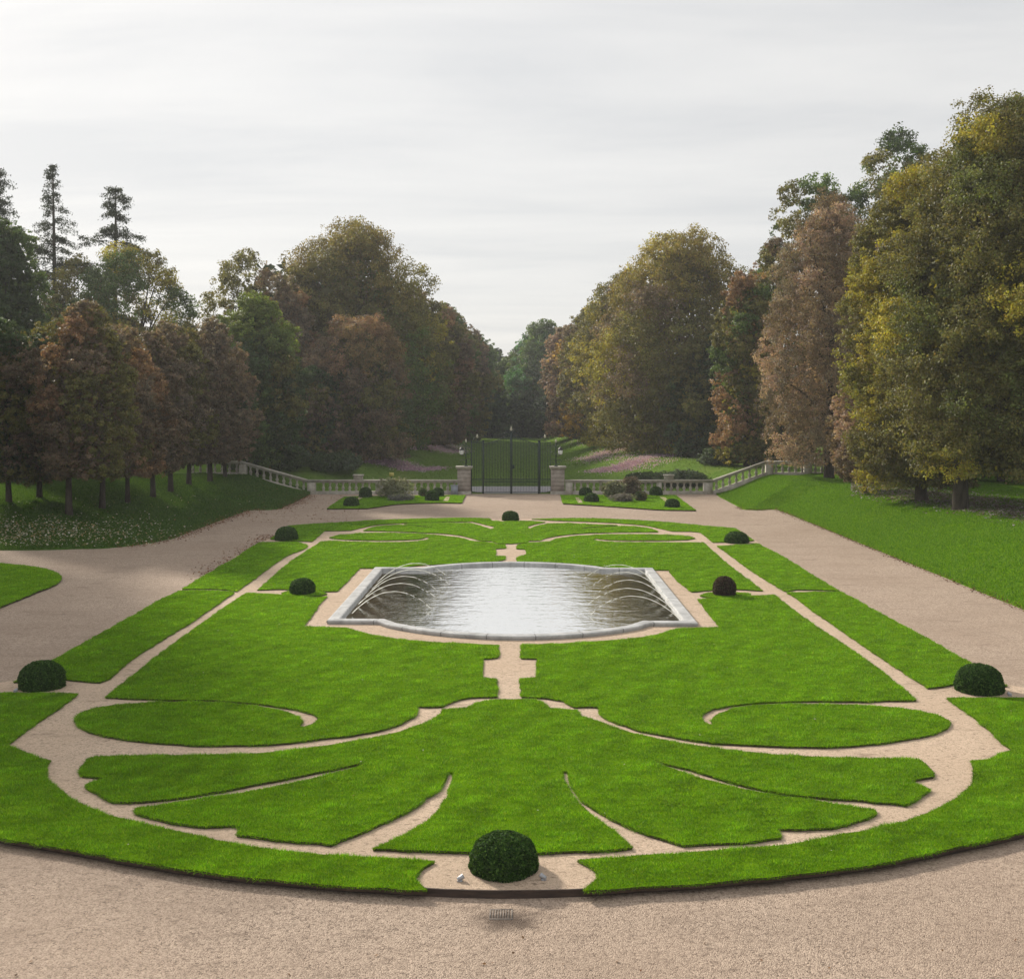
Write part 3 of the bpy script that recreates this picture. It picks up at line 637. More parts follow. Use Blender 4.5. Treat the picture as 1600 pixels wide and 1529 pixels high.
ball(1132, 930, 33, 901, "browned twiggy box ball on a turf plinth right of the pool", GB, z=.06, pal=[(0.045, 0.030, 0.025), (0.085, 0.055, 0.042), (0.06, 0.065, 0.026)], leaf=.02, n=5000, rough=.09, seed=5)
ball(447.5, 845.5, 35, 822, "clipped box ball beside the gravel at the far left end of the parterre", GB, leaf=.024, n=6000, seed=6)
ball(1151, 849.5, 37, 830, "clipped box ball beside the gravel at the far right end of the parterre", GB, leaf=.024, n=6000, seed=7)
ball(797.5, 814, 26, 798, "clipped box ball on the central axis at the far end, facing the gate", GB, leaf=.028, n=5000, seed=8)
for k, (px, b, w, tp, lb) in enumerate([(549, 791, 24, 776, "outermost box ball of the bed left of the gate, at its left tip"), (571, 777.5, 20, 761, "box ball close to the balustrade in the left part of the left gate bed"),
        (675, 782.5, 22, 766, "front one of the two box balls near the gate in the left bed"), (684.5, 775.5, 18, 761.5, "rear one of the two box balls near the gate in the left bed"),
        (915, 774.5, 20, 761, "rear one of the two box balls near the gate in the right bed"), (924, 784.5, 23, 770, "front one of the two box balls near the gate in the right bed"),
        (1025, 774.5, 20, 760, "box ball close to the balustrade in the right part of the right gate bed"), (1050.5, 793, 23, 779, "outermost box ball of the bed right of the gate, at its right tip")]):
    ball(px, b, w, tp, lb, GG, z=ZG + .06, leaf=.035, n=3000, seed=20 + k)

# small floodlights beside the balls
def floodlight(px, py, flip, label):
    p = WP(px, py, 0.0); x, y = p
    t_ = thing("floodlight", (x, y, 0), label, "floodlight", "small ground floodlights")
    g = MB(); g.box(x - .035, x + .035, y - .03, y + .03, -.005, .02); part(g, "mounting", M_METAL, t_)
    d = np.array([flip * .8, .35, .42]); d /= np.linalg.norm(d)
    c = np.array([x, y, .038]); g = MB()
    g.tube([c - d * .035, c - d * .03, c + d * .035, c + d * .055], [.022, .03, .033, .036], 12); part(g, "lamp_housing", M_METAL, t_)
    g = MB(); g.tube([c + d * .0555, c + d * .058], [.032, .030], 12); part(g, "lens", M_BLACK, t_)
floodlight(718.5, 1376, 1, "small grey floodlight on sand left of the front box ball")
floodlight(849.5, 1374, -1, "small grey floodlight on sand right of the front box ball")
floodlight(24, 1081, 1, "small grey floodlight left of the large box ball at the left edge")
floodlight(1578, 1087, -1, "small grey floodlight right of the large box ball at the right edge")

# drain grate in a damp hollow
p = WP(783, 1428, ZG); x, y = p
dr = thing("drain_grate", (x, y, ZG), "small square iron drain grate half buried in gravel in front of the edging", "drain")
g = MB()
for a, b, c_, d in ((-.15, .15, -.15, -.128), (-.15, .15, .128, .15), (-.15, -.128, -.127, .127), (.128, .15, -.127, .127)): g.box(x + a, x + b, y + c_, y + d, ZG - .02, ZG + .006)
part(g, "frame", M_RUSTY, dr)
g = MB()
for k in range(7): g.box(x - .112 + k * .0335, x - .096 + k * .0335, y - .127, y + .127, ZG - .02, ZG + .005)
part(g, "bars", M_RUSTY, dr)

# ------------------------------------------------------------------ balustrade
SY = YB / F
BAL_PROF = [(.105, 0), (.105, .05), (.06, .07), (.075, .10), (.118, .19), (.112, .25), (.06, .37), (.05, .42), (.085, .45), (.06, .48), (.10, .53), (.10, .60)]
bal_mesh = None
def shear_box(g, x0, x1, y0, y1, za, zb, h0, h1):
    v = [(x0, y0, za + h0), (x1, y0, zb + h0), (x1, y1, zb + h0), (x0, y1, za + h0), (x0, y0, za + h1), (x1, y0, zb + h1), (x1, y1, zb + h1), (x0, y1, za + h1)]
    g.add(v, [(0, 3, 2, 1), (4, 5, 6, 7), (0, 1, 5, 4), (1, 2, 6, 5), (2, 3, 7, 6), (3, 0, 4, 7)])
def balustrade(xa, xb, za, zb, label, piers=(), blocks=()):
    global bal_mesh
    x0, x1 = sorted((xa, xb)); z0, z1 = (za, zb) if xa < xb else (zb, za)
    root = thing("balustrade", ((x0 + x1) / 2, YB, min(z0, z1)), label, "balustrade", "stone balustrade runs beside the gate")
    g = MB(); shear_box(g, x0, x1, YB - .2, YB + .2, z0, z1, -.5, .2); part(g, "plinth", M_STONE, root)
    g = MB(); shear_box(g, x0, x1, YB - .17, YB + .17, z0, z1, .80, .90); shear_box(g, x0, x1, YB - .23, YB + .23, z0, z1, .902, 1.0)
    part(g, "handrail", M_STONE, root)
    n = max(2, int((x1 - x0) / .45)); skip = [p for p, w in piers]
    for k in range(n):
        x = x0 + (k + .5) * (x1 - x0) / n
        if any(abs(x - p) < w / 2 + .1 for p, w in piers): continue
        z = z0 + (z1 - z0) * (x - x0) / (x1 - x0)
        if bal_mesh is None:
            g = MB(); g.lathe(BAL_PROF, 0, 0, 0, 10); o = g.build("baluster", M_STONE, root, smooth_=True); bal_mesh = o.data
        else:
            o = bpy.data.objects.new("baluster", bal_mesh); COL.objects.link(o); o.parent = root
        o.location = (x - root.location.x, 0, z + .2 - root.location.z)
    for p, w in piers:
        z = z0 + (z1 - z0) * (p - x0) / (x1 - x0); g = MB(); g.box(p - w / 2, p + w / 2, YB - .24, YB + .24, z - .5, z + .795); part(g, "pier", M_STONE, root)
    for p, w in blocks:
        g = MB(); g.box(p - w / 2, p + w / 2, YB - .2, YB + .2, z0 + 1.003, z0 + 1.25); g.box(p - w / 2 - .06, p + w / 2 + .06, YB - .26, YB + .26, z0 + 1.251, z0 + 1.37); part(g, "rail_block", M_STONE, root)
    return root
bx = lambda p: (p - CX) * SY
UP = 1.32
balustrade(bx(480), bx(715), ZG, ZG, "level stone balustrade between the left gate pier and the left stair", [(bx(487), .55), (bx(593), .5)], [(bx(560), .62)])
balustrade(bx(480) - .01, bx(376), ZG + .02, ZG + UP, "stone balustrade climbing the bank at the left", [(bx(380), .5)])
balustrade(bx(376) - .01, bx(296), ZG + UP, ZG + UP, "upper level stone balustrade half hidden behind the left grove")
balustrade(bx(883), bx(1114), ZG, ZG, "level stone balustrade between the right gate pier and the right stair", [(bx(1106), .6), (bx(889), .5), (bx(1030), .3)], [(bx(1045), .62)])
balustrade(bx(1114) + .01, bx(1197), ZG + .02, ZG + UP, "stone balustrade climbing the bank at the right")
balustrade(bx(1197) + .01, bx(1330), ZG + UP, ZG + UP, "upper level stone balustrade running under the brown tree at the right", [(bx(1202), .5), (bx(1262), .5)])

# ------------------------------------------------------------------ gate piers and gate
YG = 81.2; SG = YG / F
gx = lambda p: (p - CX) * SG
gz = lambda p: H - (p - CY) * SG
def gate_pier(xc, label):
    root = thing("gate_pier", (xc, YG, ZG), label, "gate pier", "stone gate piers")
    g = MB(); g.box(xc - .46, xc + .46, YG - .42, YG + .42, -.5, 1.66); part(g, "shaft", M_PIER, root)
    g = MB(); g.box(xc - .51, xc + .51, YG - .47, YG + .47, ZG - .3, ZG + .18); part(g, "base_course", M_STONE, root)
    g = MB(); g.box(xc - .53, xc + .53, YG - .49, YG + .49, 1.661, 1.73); g.box(xc - .585, xc + .585, YG - .54, YG + .54, 1.731, 1.85); part(g, "cap", M_STONE, root)
XPL, XPR = gx(725.3), gx(871.5)
gate_pier(XPL, "stone gate pier left of the iron gate"); gate_pier(XPR, "stone gate pier right of the iron gate")
gate = thing("iron_gate", (gx(798.7), YG, ZG), "tall green black wrought iron double gate with arched top and gilt finials", "gate")
XC = gx(798.7); XL2, XR2 = gx(755), gx(842.5); XL1, XR1 = gx(736.5), gx(860.5)
def bar(g, x, z0, z1, w=.022, y=YG): g.box(x - w / 2, x + w / 2, y - w / 2, y + w / 2, z0, z1)
def toprail(x, xo):            # rising towards the middle post in an S
    u = abs(x - xo) / abs(XC - xo); return gz(693.5) + (gz(680.5) - gz(693.5)) * smooth(np.array([u * .95]))[0] + .02 * math.sin(u * 9)
for xo, sg in ((XL2, 1), (XR2, -1)):
    g = MB(); xs = np.linspace(xo + sg * .12, XC - sg * .10, 17)
    for x in xs: bar(g, x, ZG + .06, toprail(x, xo), .034)
    xs2 = xs[:-1] + (xs[1] - xs[0]) / 2
    for x in xs2: bar(g, x, ZG + .06, gz(748), .02)
    g.tube([(x, YG, toprail(x, xo)) for x in np.linspace(xo, XC, 24)], .028, 5)
    g.tube([(x, YG, toprail(x, xo) + .24 - .06 * math.cos(3.2 * (x - xo))) for x in np.linspace(xo + sg * .3, XC, 24)], .017, 5)
    for zz in (ZG + .09, gz(748.5), gz(752.5)): g.tube([(xo, YG, zz), (XC, YG, zz)], .026, 4)
    for k in range(10):        # scrolls under the top rail
        cx_ = xo + sg * (.2 + k * .19); cz = toprail(cx_, xo) - .16; a = np.linspace(0, 4.6, 14)
        g.tube(np.c_[cx_ + .07 * np.cos(a) * (1 - a / 9), np.full(14, YG), cz + .09 * np.sin(a) * (1 - a / 9)], .011, 4)
    part(g, "gate_leaf", M_IRON, gate)
for x, w in ((XC, .13), (XL2, .12), (XR2, .16)):
    g = MB(); top = gz(674) if x == XC else gz(689); g.box(x - w / 2, x + w / 2, YG - .07, YG + .07, ZG, top)
    g.box(x - w / 2 - .03, x + w / 2 + .03, YG - .1, YG + .1, top, top + .05); part(g, "gate_post", M_IRON, gate)
for xa, xb in ((XL1, XL2), (XR2, XR1)):
    g = MB()
    for x in np.linspace(xa, xb, 8)[1:-1]: bar(g, x, ZG + .06, gz(691), .032)
    for x in np.linspace(xa, xb, 15)[1:-1:2]: bar(g, x, ZG + .06, gz(748), .018)
    bar(g, xa, ZG, gz(688), .08); bar(g, xb, ZG, gz(690), .04)
    for zz in (ZG + .09, gz(748.5), gz(691)): g.tube([(xa, YG, zz), (xb, YG, zz)], .026, 4)
    cx_ = (xa + xb) / 2
    for s_ in (-1, 1):         # crowning scrolls
        a = np.linspace(0, 5.5, 20); g.tube(np.c_[cx_ + s_ * (.17 - .02 * a + .11 * np.cos(a)), np.full(20, YG), gz(690) + .16 + .11 * np.sin(a)], .015, 4)
    g.tube([(cx_, YG, gz(691)), (cx_, YG, gz(684))], .02, 4); part(g, "side_panel", M_IRON, gate)
    g = MB(); g.lathe([(.02, 0), (.07, .05), (.085, .12), (.05, .2), (.015, .30)], cx_, YG, gz(684.5), 8); part(g, "finial", M_GILT, gate)
g = MB(); g.lathe([(.03, 0), (.08, .06), (.09, .12), (.04, .2), (.05, .24), (.012, .36)], XC, YG, gz(673), 8); part(g, "finial", M_GILT, gate)
g = MB()
for s_ in (-1, 1):
    a = np.linspace(0, 6, 24); g.tube(np.c_[XC + s_ * (.34 - .035 * a + .14 * np.cos(a)), np.full(24, YG), gz(679) + .06 + .13 * np.sin(a)], .016, 4)
    g.tube([(XC + s_ * .1, YG, gz(675)), (XC + s_ * .34, YG, gz(672)), (XC + s_ * .2, YG, gz(670)), (XC + s_ * .12, YG, gz(673))], .014, 4)
part(g, "overthrow", M_IRON, gate)
g = MB(); g.box(XC + .07, XC + .24, YG - .05, YG + .05, gz(732), gz(726)); part(g, "lock_box", M_IRON, gate)
def bracket(xc, s_, xl, label):
    """ironwork standing on a pier: upright, scrolls and the arm the lantern hangs from"""
    root = thing("iron_bracket", (xc, YG, 1.85), label, "lantern bracket", "iron lantern brackets on the gate piers")
    xu = xc - s_ * .13; g = MB(); bar(g, xu, 1.85, gz(691), .06); g.box(xu - .12, xu + .12, YG - .12, YG + .12, 1.85, 1.91); part(g, "upright", M_IRON, root)
    for cx_, cz, r_, d in ((xc + s_ * .05, 2.12, .22, 1), (xc - s_ * .30, 2.20, .20, -1), (xc + s_ * .02, 2.62, .15, 1), (xc - s_ * .32, 2.75, .15, -1), (xc - s_ * .3, 3.2, .12, 1)):
        a = np.linspace(0, 6.5, 26); g = MB(); g.tube(np.c_[cx_ + d * s_ * r_ * np.cos(a) * (1 - a / 11), np.full(26, YG), cz + r_ * np.sin(a) * (1 - a / 11)], .018, 4); part(g, "scroll", M_IRON, root)
    zt = gz(697); g = MB(); g.tube([(xu, YG, zt - .25), (xu + s_ * .12, YG, zt - .02), ((xu + xl) / 2, YG, zt + .1), (xl, YG, zt + .06), (xl, YG, zt - .02)], .02, 5); part(g, "arm", M_IRON, root)
    g = MB(); g.lathe([(.02, 0), (.06, .05), (.07, .12), (.04, .18), (.012, .27)], xu, YG, gz(691.5), 8); part(g, "finial", M_GILT, root)
def lantern(xl, label):
    zt = gz(697) - .02; root = thing("lantern", (xl, YG, zt - .62), label, "lantern", "lanterns hanging at the gate piers")
    g = MB(); g.lathe([(.10, -.56), (.15, -.50), (.165, -.30), (.15, -.24)], xl, YG, zt, 8); part(g, "glass", M_MILK, root)
    g = MB(); g.lathe([(.185, -.25), (.19, -.22), (.12, -.12), (.06, -.06), (.025, .0)], xl, YG, zt, 8); part(g, "hood", M_BLACK, root)
    g = MB()
    for a in np.linspace(0, 2 * math.pi, 6, endpoint=False): g.tube([(xl + .16 * math.cos(a), YG + .16 * math.sin(a), zt - .25), (xl + .11 * math.cos(a), YG + .11 * math.sin(a), zt - .565)], .008, 4)
    g.lathe([(.03, -.62), (.1, -.575), (.1, -.562)], xl, YG, zt, 8); part(g, "cage", M_BLACK, root)
bracket(XPL, -1, gx(721.3), "scrolled iron lantern bracket standing on the left gate pier"); lantern(gx(721.3), "black hooded white glass lantern left of the gate")
bracket(XPR, 1, gx(875.7), "scrolled iron lantern bracket standing on the right gate pier"); lantern(gx(875.7), "black hooded white glass lantern right of the gate")
# small blue-grey cabinet and a marker plate
x, y = gx(711), YB - .55
ub = thing("utility_box", (x, y, ZG), "small blue grey cabinet standing against the balustrade beside the left gate pier", "cabinet")
g = MB(); g.box(x - .24, x + .24, y - .14, y + .14, ZG, ZG + .62); part(g, "body", M_GREYBOX, ub)
g = MB(); g.box(x - .2, x + .2, y - .155, y - .142, ZG + .06, ZG + .56); part(g, "door", M_GREYBOX, ub)
g = MB(); g.box(x - .27, x + .27, y - .17, y + .17, ZG + .621, ZG + .66); part(g, "lid", M_GREYBOX, ub)
x = (612 - CX) * 83.0 / F
mk = thing("marker_post", (x, 83, z_ground(x, 83)), "thin post with a small yellow plate on the meadow behind the left balustrade", "marker post")
g = MB(); g.tube([(x, 83, mk.location.z - .1), (x, 83, mk.location.z + 1.35)], .022, 6); part(g, "post", M_IRON, mk)
g = MB(); g.box(x - .17, x + .17, 82.94, 82.965, mk.location.z + 1.15, mk.location.z + 1.4); part(g, "plate", M_YELLOW, mk)

# ------------------------------------------------------------------ trees
DG, GR, OL, YG_, GO, RU, BR, PB, GB_ = ((.034, .054, .022), (.050, .078, .022), (.085, .082, .026), (.165, .148, .024), (.23, .15, .03), (.138, .088, .053), (.106, .081, .057), (.19, .138, .112), (.112, .092, .070))
def prof_fn(kind):
    if kind == 'dome': return lambda h: np.where(h < .3, .80 + .2 * (h / .3), np.sqrt(np.clip(1 - ((h - .3) / .7) ** 2, 0, 1)) ** .95)
    if kind == 'egg': return lambda h: np.where(h < .38, .55 + .45 * np.sqrt(np.clip(h / .38, 0, 1)), np.clip(1 - ((h - .38) / .62) ** 2, 0, 1) ** .58)
    if kind == 'tall': return lambda h: np.where(h < .5, .78 + .22 * np.sin(np.clip(h, 0, .5) * math.pi), np.clip(1 - ((h - .5) / .5) ** 2, 0, 1) ** .55)
    if kind == 'drop': return lambda h: np.where(h < .3, .86 + .14 * (h / .3), np.clip(1 - ((h - .3) / .7) ** 2, 0, 1) ** .62)
    if kind == 'round': return lambda h: np.sqrt(np.clip(1 - (2 * h - 1) ** 2, 0, 1)) * .98 + .02
LEAF_S, LEAF_N, LEAF_C = .76, 2.2, 1.9
def crown(seed, cx, cy, z0, z1, r, kind, pal, nb, nc, nl, leaf, br=(.26, .42), topcol=None, zmin=0.0, spread=.8, clump=.52, core=True, squash=.8, lowcol=None):
    R = np.random.default_rng(seed); pf = prof_fn(kind); Hh = z1 - z0
    leaf = leaf * LEAF_S; nl = int(nl * LEAF_N); pal = [(tuple(LEAF_C * x for x in c), w_) for c, w_ in pal]
    if topcol is not None: topcol = tuple(LEAF_C * x for x in topcol)
    hs = (np.arange(nb) + R.random(nb)) / nb
    w = np.interp(hs, *(lambda g_: (np.r_[0, np.cumsum(pf(g_) ** 1.2 + .15)] / np.sum(pf(g_) ** 1.2 + .15), np.r_[0, g_ + .5 / 60]))(np.linspace(0, 1, 60, endpoint=False) + 1e-6))
    th = np.arange(nb) * 2.39996 + R.normal(0, .5, nb); bR = r * R.uniform(*br, nb)
    rho = np.maximum(r * pf(w) * R.uniform(.86, 1.08, nb) - bR * .62, 0) * np.where(R.random(nb) < .22, R.random(nb), 1)
    bz = z0 + w * Hh; bz = np.minimum(bz, z1 - bR * squash * .75); bz = np.maximum(bz, z0 + bR * .35)
    B = np.c_[cx + rho * np.cos(th), cy + rho * np.sin(th), bz]
    pc = np.array([c for c, _ in pal]); pw = np.array([x for _, x in pal], float); pw /= pw.sum()
    bc = pc[R.choice(len(pc), nb, p=pw)] * R.uniform(.88, 1.14, (nb, 1))
    if topcol is not None:
        k = smooth((w + R.normal(0, .10, nb) - .60) / .28)[:, None] * .85; bc = bc * (1 - k) + np.array(topcol) * k
    if lowcol is not None:
        k = smooth((.38 - w + R.normal(0, .10, nb)) / .28)[:, None] * .85; bc = bc * (1 - k) + np.array(lowcol) * k
    # clumps on each bough, leaning outwards and up
    nc = int(nc * 2.6); ci = np.repeat(np.arange(nb), nc); N = len(ci)
    outw = np.c_[np.cos(th), np.sin(th), np.full(nb, .45)][ci]
    d = R.normal(0, 1, (N, 3)) + outw * .55; d /= np.linalg.norm(d, axis=1)[:, None]
    C = B[ci] + d * (bR[ci] * R.uniform(.5, 1.05, N))[:, None] * np.array([1, 1, squash])
    cr = bR[ci] * clump * .46 * R.uniform(.55, 1.3, N); cc = bc[ci] * R.uniform(.6, 1.42, (N, 1))
    if True:                                   # a skin of leaf sprays that holds the outline together
        M = int(N * (.8 if core else .5)); gh = np.linspace(0, .999, 160); gr = pf(gh); ar = gr * np.sqrt(1 + (np.gradient(gr, gh) * r / Hh) ** 2) + .02; ar = np.minimum(ar, 6 * ar.mean()); h = np.interp(R.random(M), np.r_[0, np.cumsum(ar) / ar.sum()], np.r_[0, gh + .0062]).clip(0, .999); a = R.uniform(0, 2 * math.pi, M)
        lump = 1 + .07 * np.sin(a * 3 + seed + h * 5) + .06 * np.sin(a * 5 - seed * 2 + h * 11) + .05 * np.sin(a * 9 + h * 23 + seed)
        q = r * pf(h) * lump * R.uniform(.72, 1.0, M)
        C2 = np.c_[cx + q * np.cos(a), cy + q * np.sin(a), z0 + h * Hh * (.975 + .02 * np.sin(a * 4 + seed))]
        near = np.argmin(((C2[:, None, :] - B[None]) ** 2).sum(-1), axis=1)
        d2 = np.c_[np.cos(a), np.sin(a), (h - .3) * 1.4]; d2 /= np.linalg.norm(d2, axis=1)[:, None]
        C = np.r_[C, C2]; d = np.r_[d, d2]; cr = np.r_[cr, r * R.uniform(.04, .10, M) * (1 if core else 1.25)]; cc = np.r_[cc, bc[near] * R.uniform(.6, 1.42, (M, 1))]; N = len(C)
    li = R.choice(N, nl, p=(cr ** 2) / np.sum(cr ** 2))
    e = R.normal(0, 1, (nl, 3)); e /= np.linalg.norm(e, axis=1)[:, None]
    P = C[li] + e * (cr[li] * R.random(nl) ** .45)[:, None] * np.array([1, 1, .75])
    nrm = e * .5 + d[li] * .6 + np.array([0, 0, .35])
    col = cc[li] * R.uniform(.75, 1.3, (nl, 1)) * (1 + R.normal(0, .07, (nl, 3)))
    size = leaf * R.uniform(.6, 1.3, nl)
    if core:                                   # inner leaves
        k = nl // 9; h = R.random(k); a = R.uniform(0, 2 * math.pi, k); q = np.sqrt(R.random(k)) * .7 * r * pf(h)
        Pi = np.c_[cx + q * np.cos(a), cy + q * np.sin(a), z0 + h * Hh * .93]
        P = np.r_[P, Pi]; nrm = np.r_[nrm, R.normal(0, 1, (k, 3))]; col = np.r_[col, pc[R.choice(len(pc), k, p=pw)] * R.uniform(.7, 1.2, (k, 1))]
        size = np.r_[size, leaf * R.uniform(1.6, 2.6, k)]
    ok = P[:, 2] > zmin + .1; P, nrm, col, size = P[ok], nrm[ok], np.clip(col[ok], .004, .9), size[ok]
    v, f = leaf_quads(P, nrm, size, .62, R, spread)
    g = MB(); g.add(v, f, 0, np.repeat(col, 4, 0)); return g, B, w
def limbs(seed, x, y, zg, z1, r, B, w, tr, frac=.62, maxl=16, low=.2):
    R = np.random.default_rng(seed + 999); g = MB(); Ht = z1 - zg
    zz = np.linspace(zg - .3, zg + Ht * frac, 9); sw = R.normal(0, .02 * r, 2)
    tp = np.c_[x + sw[0] * np.sin(zz * .5), y + sw[1] * np.sin(zz * .6 + 1), zz]; rad = tr * np.linspace(1, .35, 9); rad[0] *= 1.25; rad[1] *= 1.05
    g.tube(tp, rad, 9)
    idx = R.permutation(len(B))[:maxl]
    for i in idx:
        b = B[i].copy(); b[2] = min(b[2], z1 - .12 * Ht); b[:2] = [x, y] + (b[:2] - [x, y]) * .88; z0 = zg + np.clip((b[2] - zg) * .55, low * Ht, Ht * frac * .97); s = np.array([np.interp(z0, zz, tp[:, 0]), np.interp(z0, zz, tp[:, 1]), z0])
        u = np.linspace(0, 1, 7)[:, None]; mid = s * .45 + b * .55 + np.array([0, 0, .10 * np.linalg.norm(b - s)]) + R.normal(0, .05 * r, 3)
        p = (1 - u) ** 2 * s + 2 * u * (1 - u) * mid + u ** 2 * b
        g.tube(p, np.linspace(tr * .38, tr * .07, 7), 5, cap=False)
        for _ in range(2):
            j = R.integers(2, 6); e = p[j] + (b - s) * R.uniform(.1, .25) + R.normal(0, .10 * r, 3); e[2] = np.clip(e[2], zg + .8, z1 - .12 * Ht)
            g.tube([p[j], (p[j] + e) / 2 + [0, 0, .05 * r], e], [tr * .13, tr * .09, tr * .03], 4, cap=False)
    return g
def tree(label, px, Z, top, hw, bot, kind, pal, leaf, nl, nb=26, nc=14, seed=1, tr=None, group=None, name="broadleaf_tree", base_px=None, **kw):
    """a tree whose silhouette is known from the photograph, set at its distance Z"""
    bpx = px if base_px is None else base_px
    X, s = (px - CX) * Z / F, Z / F; xb = (bpx - CX) * Z / F; zg = z_ground(xb, Z)
    z1 = H - (top - CY) * s; r = hw * s; z0 = max(H - (bot - CY) * s, zg + .25)
    root = thing(name, (xb, Z, zg), label, "tree", group)
    g, B, w = crown(seed, X, Z, z0, z1, r, kind, pal, nb, nc, nl, leaf, zmin=zg, **kw)
    tr = tr or .0165 * (z1 - zg)
    tg = limbs(seed, xb, Z, zg, z1, r, B, w, tr)
    part(tg, "trunk", M_BARK, root, smooth_=True); part(g, "crown", M_LEAF, root, colour=True)
    return root
def at(px, py): h = hit(px, py); return h[1]

GV, GA, GRT = "small trees of the left grove", "trees along the avenue beyond the gate", "big trees on the right bank"
# --- left grove, front rows: trunks stand where the photograph shows their feet
tree("dark leafy young tree at the left frame edge, its trunk foot on the bank", 12, at(15, 785), 500, 72, 752, 'egg', [(OL, 3), (DG, 3), (BR, 2)], .085, 22000, seed=11, group=GV, base_px=15)
tree("dull brown green young tree with a forked trunk, second from the left edge", 70, at(62, 778), 505, 66, 748, 'egg', [(BR, 3), (OL, 2), (DG, 2)], .085, 18000, seed=12, group=GV, base_px=62)
tree("rust and olive young tree whose trunk stands nearest the gravel in the left grove", 132, at(108, 805), 470, 78, 745, 'egg', [(RU, 2), (OL, 3.5), (BR, 3.5)], .085, 28000, seed=13, group=GV, base_px=108)
tree("reddish brown young tree just right of the most forward grove trunk", 168, at(160, 795), 500, 74, 745, 'tall', [(RU, 2.5), (BR, 4), (GB_, 2), (OL, 1.5)], .085, 24000, seed=14, group=GV, base_px=160)
tree("reddest young tree of the left grove, low crown to the right of the middle", 212, at(200, 785), 545, 58, 742, 'egg', [(RU, 5), (BR, 3)], .085, 18000, seed=15, group=GV, base_px=200)
tree("brown young tree with a thin pale trunk in the middle of the left grove", 243, at(240, 777), 515, 54, 735, 'egg', [(BR, 4), (OL, 2), (GB_, 2)], .09, 16000, seed=16, group=GV, base_px=240)
tree("grey olive young tree right of the reddest grove tree", 268, at(267, 768), 505, 58, 728, 'round', [(GB_, 3), (OL, 3), (BR, 2)], .09, 18000, seed=17, group=GV, base_px=267)
tree("slim dull brown young tree before the left end of the upper balustrade", 300, at(295, 757), 512, 52, 722, 'egg', [(GB_, 3), (BR, 3), (OL, 1)], .095, 15000, seed=18, group=GV, base_px=295)
tree("purplish brown young tree between the olive and the green grove trees", 335, at(327, 752), 500, 58, 720, 'tall', [(GB_, 4), (BR, 3)], .095, 17000, seed=19, group=GV, base_px=327)
tree("last brown young tree of the grove, its trunk against the stone balustrade", 362, at(352, 745), 555, 48, 715, 'egg', [(BR, 3), (GB_, 2), (DG, 2)], .10, 13000, seed=20, group=GV, base_px=352)
tree("green dense tree at the right end of the left grove above the climbing balustrade", 402, 86, 460, 80, 742, 'egg', [(DG, 3), (GR, 4), (OL, 1.5)], .115, 34000, nb=34, seed=21, group=GV, topcol=(.10, .13, .03))
tree("tall dark green tree filling the left frame edge behind the grove", 12, 82, 345, 70, 720, 'tall', [(DG, 4), (GR, 4)], .13, 32000, nb=36, seed=22, group=GV)
tree("big olive tree beyond the left frame edge, shading the left drive", -262, 60, 70, 165, 735, 'tall', [(OL, 4), (GR, 2), (BR, 1)], .13, 26000, nb=40, seed=23, group=GV)
tree("big green tree just beyond the left frame edge beside the drive", -300, 50, 60, 190, 735, 'tall', [(OL, 4), (GR, 3)], .13, 26000, nb=40, seed=24, group=GV)
# --- deciduous trees behind the grove
BK = "trees standing behind the left grove"
tree("loose olive tree behind the grove, right below the fuller pointed conifer", 208, 102, 385, 100, 660, 'egg', [(OL, 4), (GR, 2), (YG_, .8)], .13, 30000, nb=44, seed=31, group=BK, core=False, clump=.7, br=(.18, .32))
tree("loose olive tree behind the grove standing between the two right conifers", 122, 104, 402, 66, 640, 'egg', [(OL, 4), (GR, 3)], .13, 18000, nb=34, seed=32, group=BK, core=False, clump=.7, br=(.18, .32))
tree("thin topped olive tree behind the green grove tree", 382, 112, 390, 78, 660, 'egg', [(OL, 4), (BR, 2)], .14, 20000, nb=38, seed=33, group=BK, core=False, clump=.7, br=(.18, .32))
tree("pinkish brown thin tree against the left flank of the great dome tree", 445, 106, 430, 58, 690, 'egg', [(BR, 3), (GB_, 3), (RU, 1.5)], .13, 18000, nb=26, seed=34, group=BK)
for k, (px, Z, tp, hw, lb) in enumerate([(40, 100, 505, 60, "dark filler tree low behind the left edge of the grove"), (115, 98, 520, 62, "dark brown green tree low behind the rust coloured grove tree"),
        (195, 99, 490, 62, "yellow topped tree just behind the middle of the left grove"), (270, 100, 505, 60, "dark olive tree low behind the grey olive grove tree"),
        (345, 104, 520, 58, "dark tree low behind the purplish brown grove tree"), (455, 96, 575, 58, "dark low tree behind the climbing left balustrade")]):
    tree(lb, px, Z, tp, hw, 745, 'tall', [(DG, 3), (OL, 3), (BR, 2)], .14, 17000, nb=26, seed=40 + k, group=BK, topcol=YG_ if k == 2 else None)
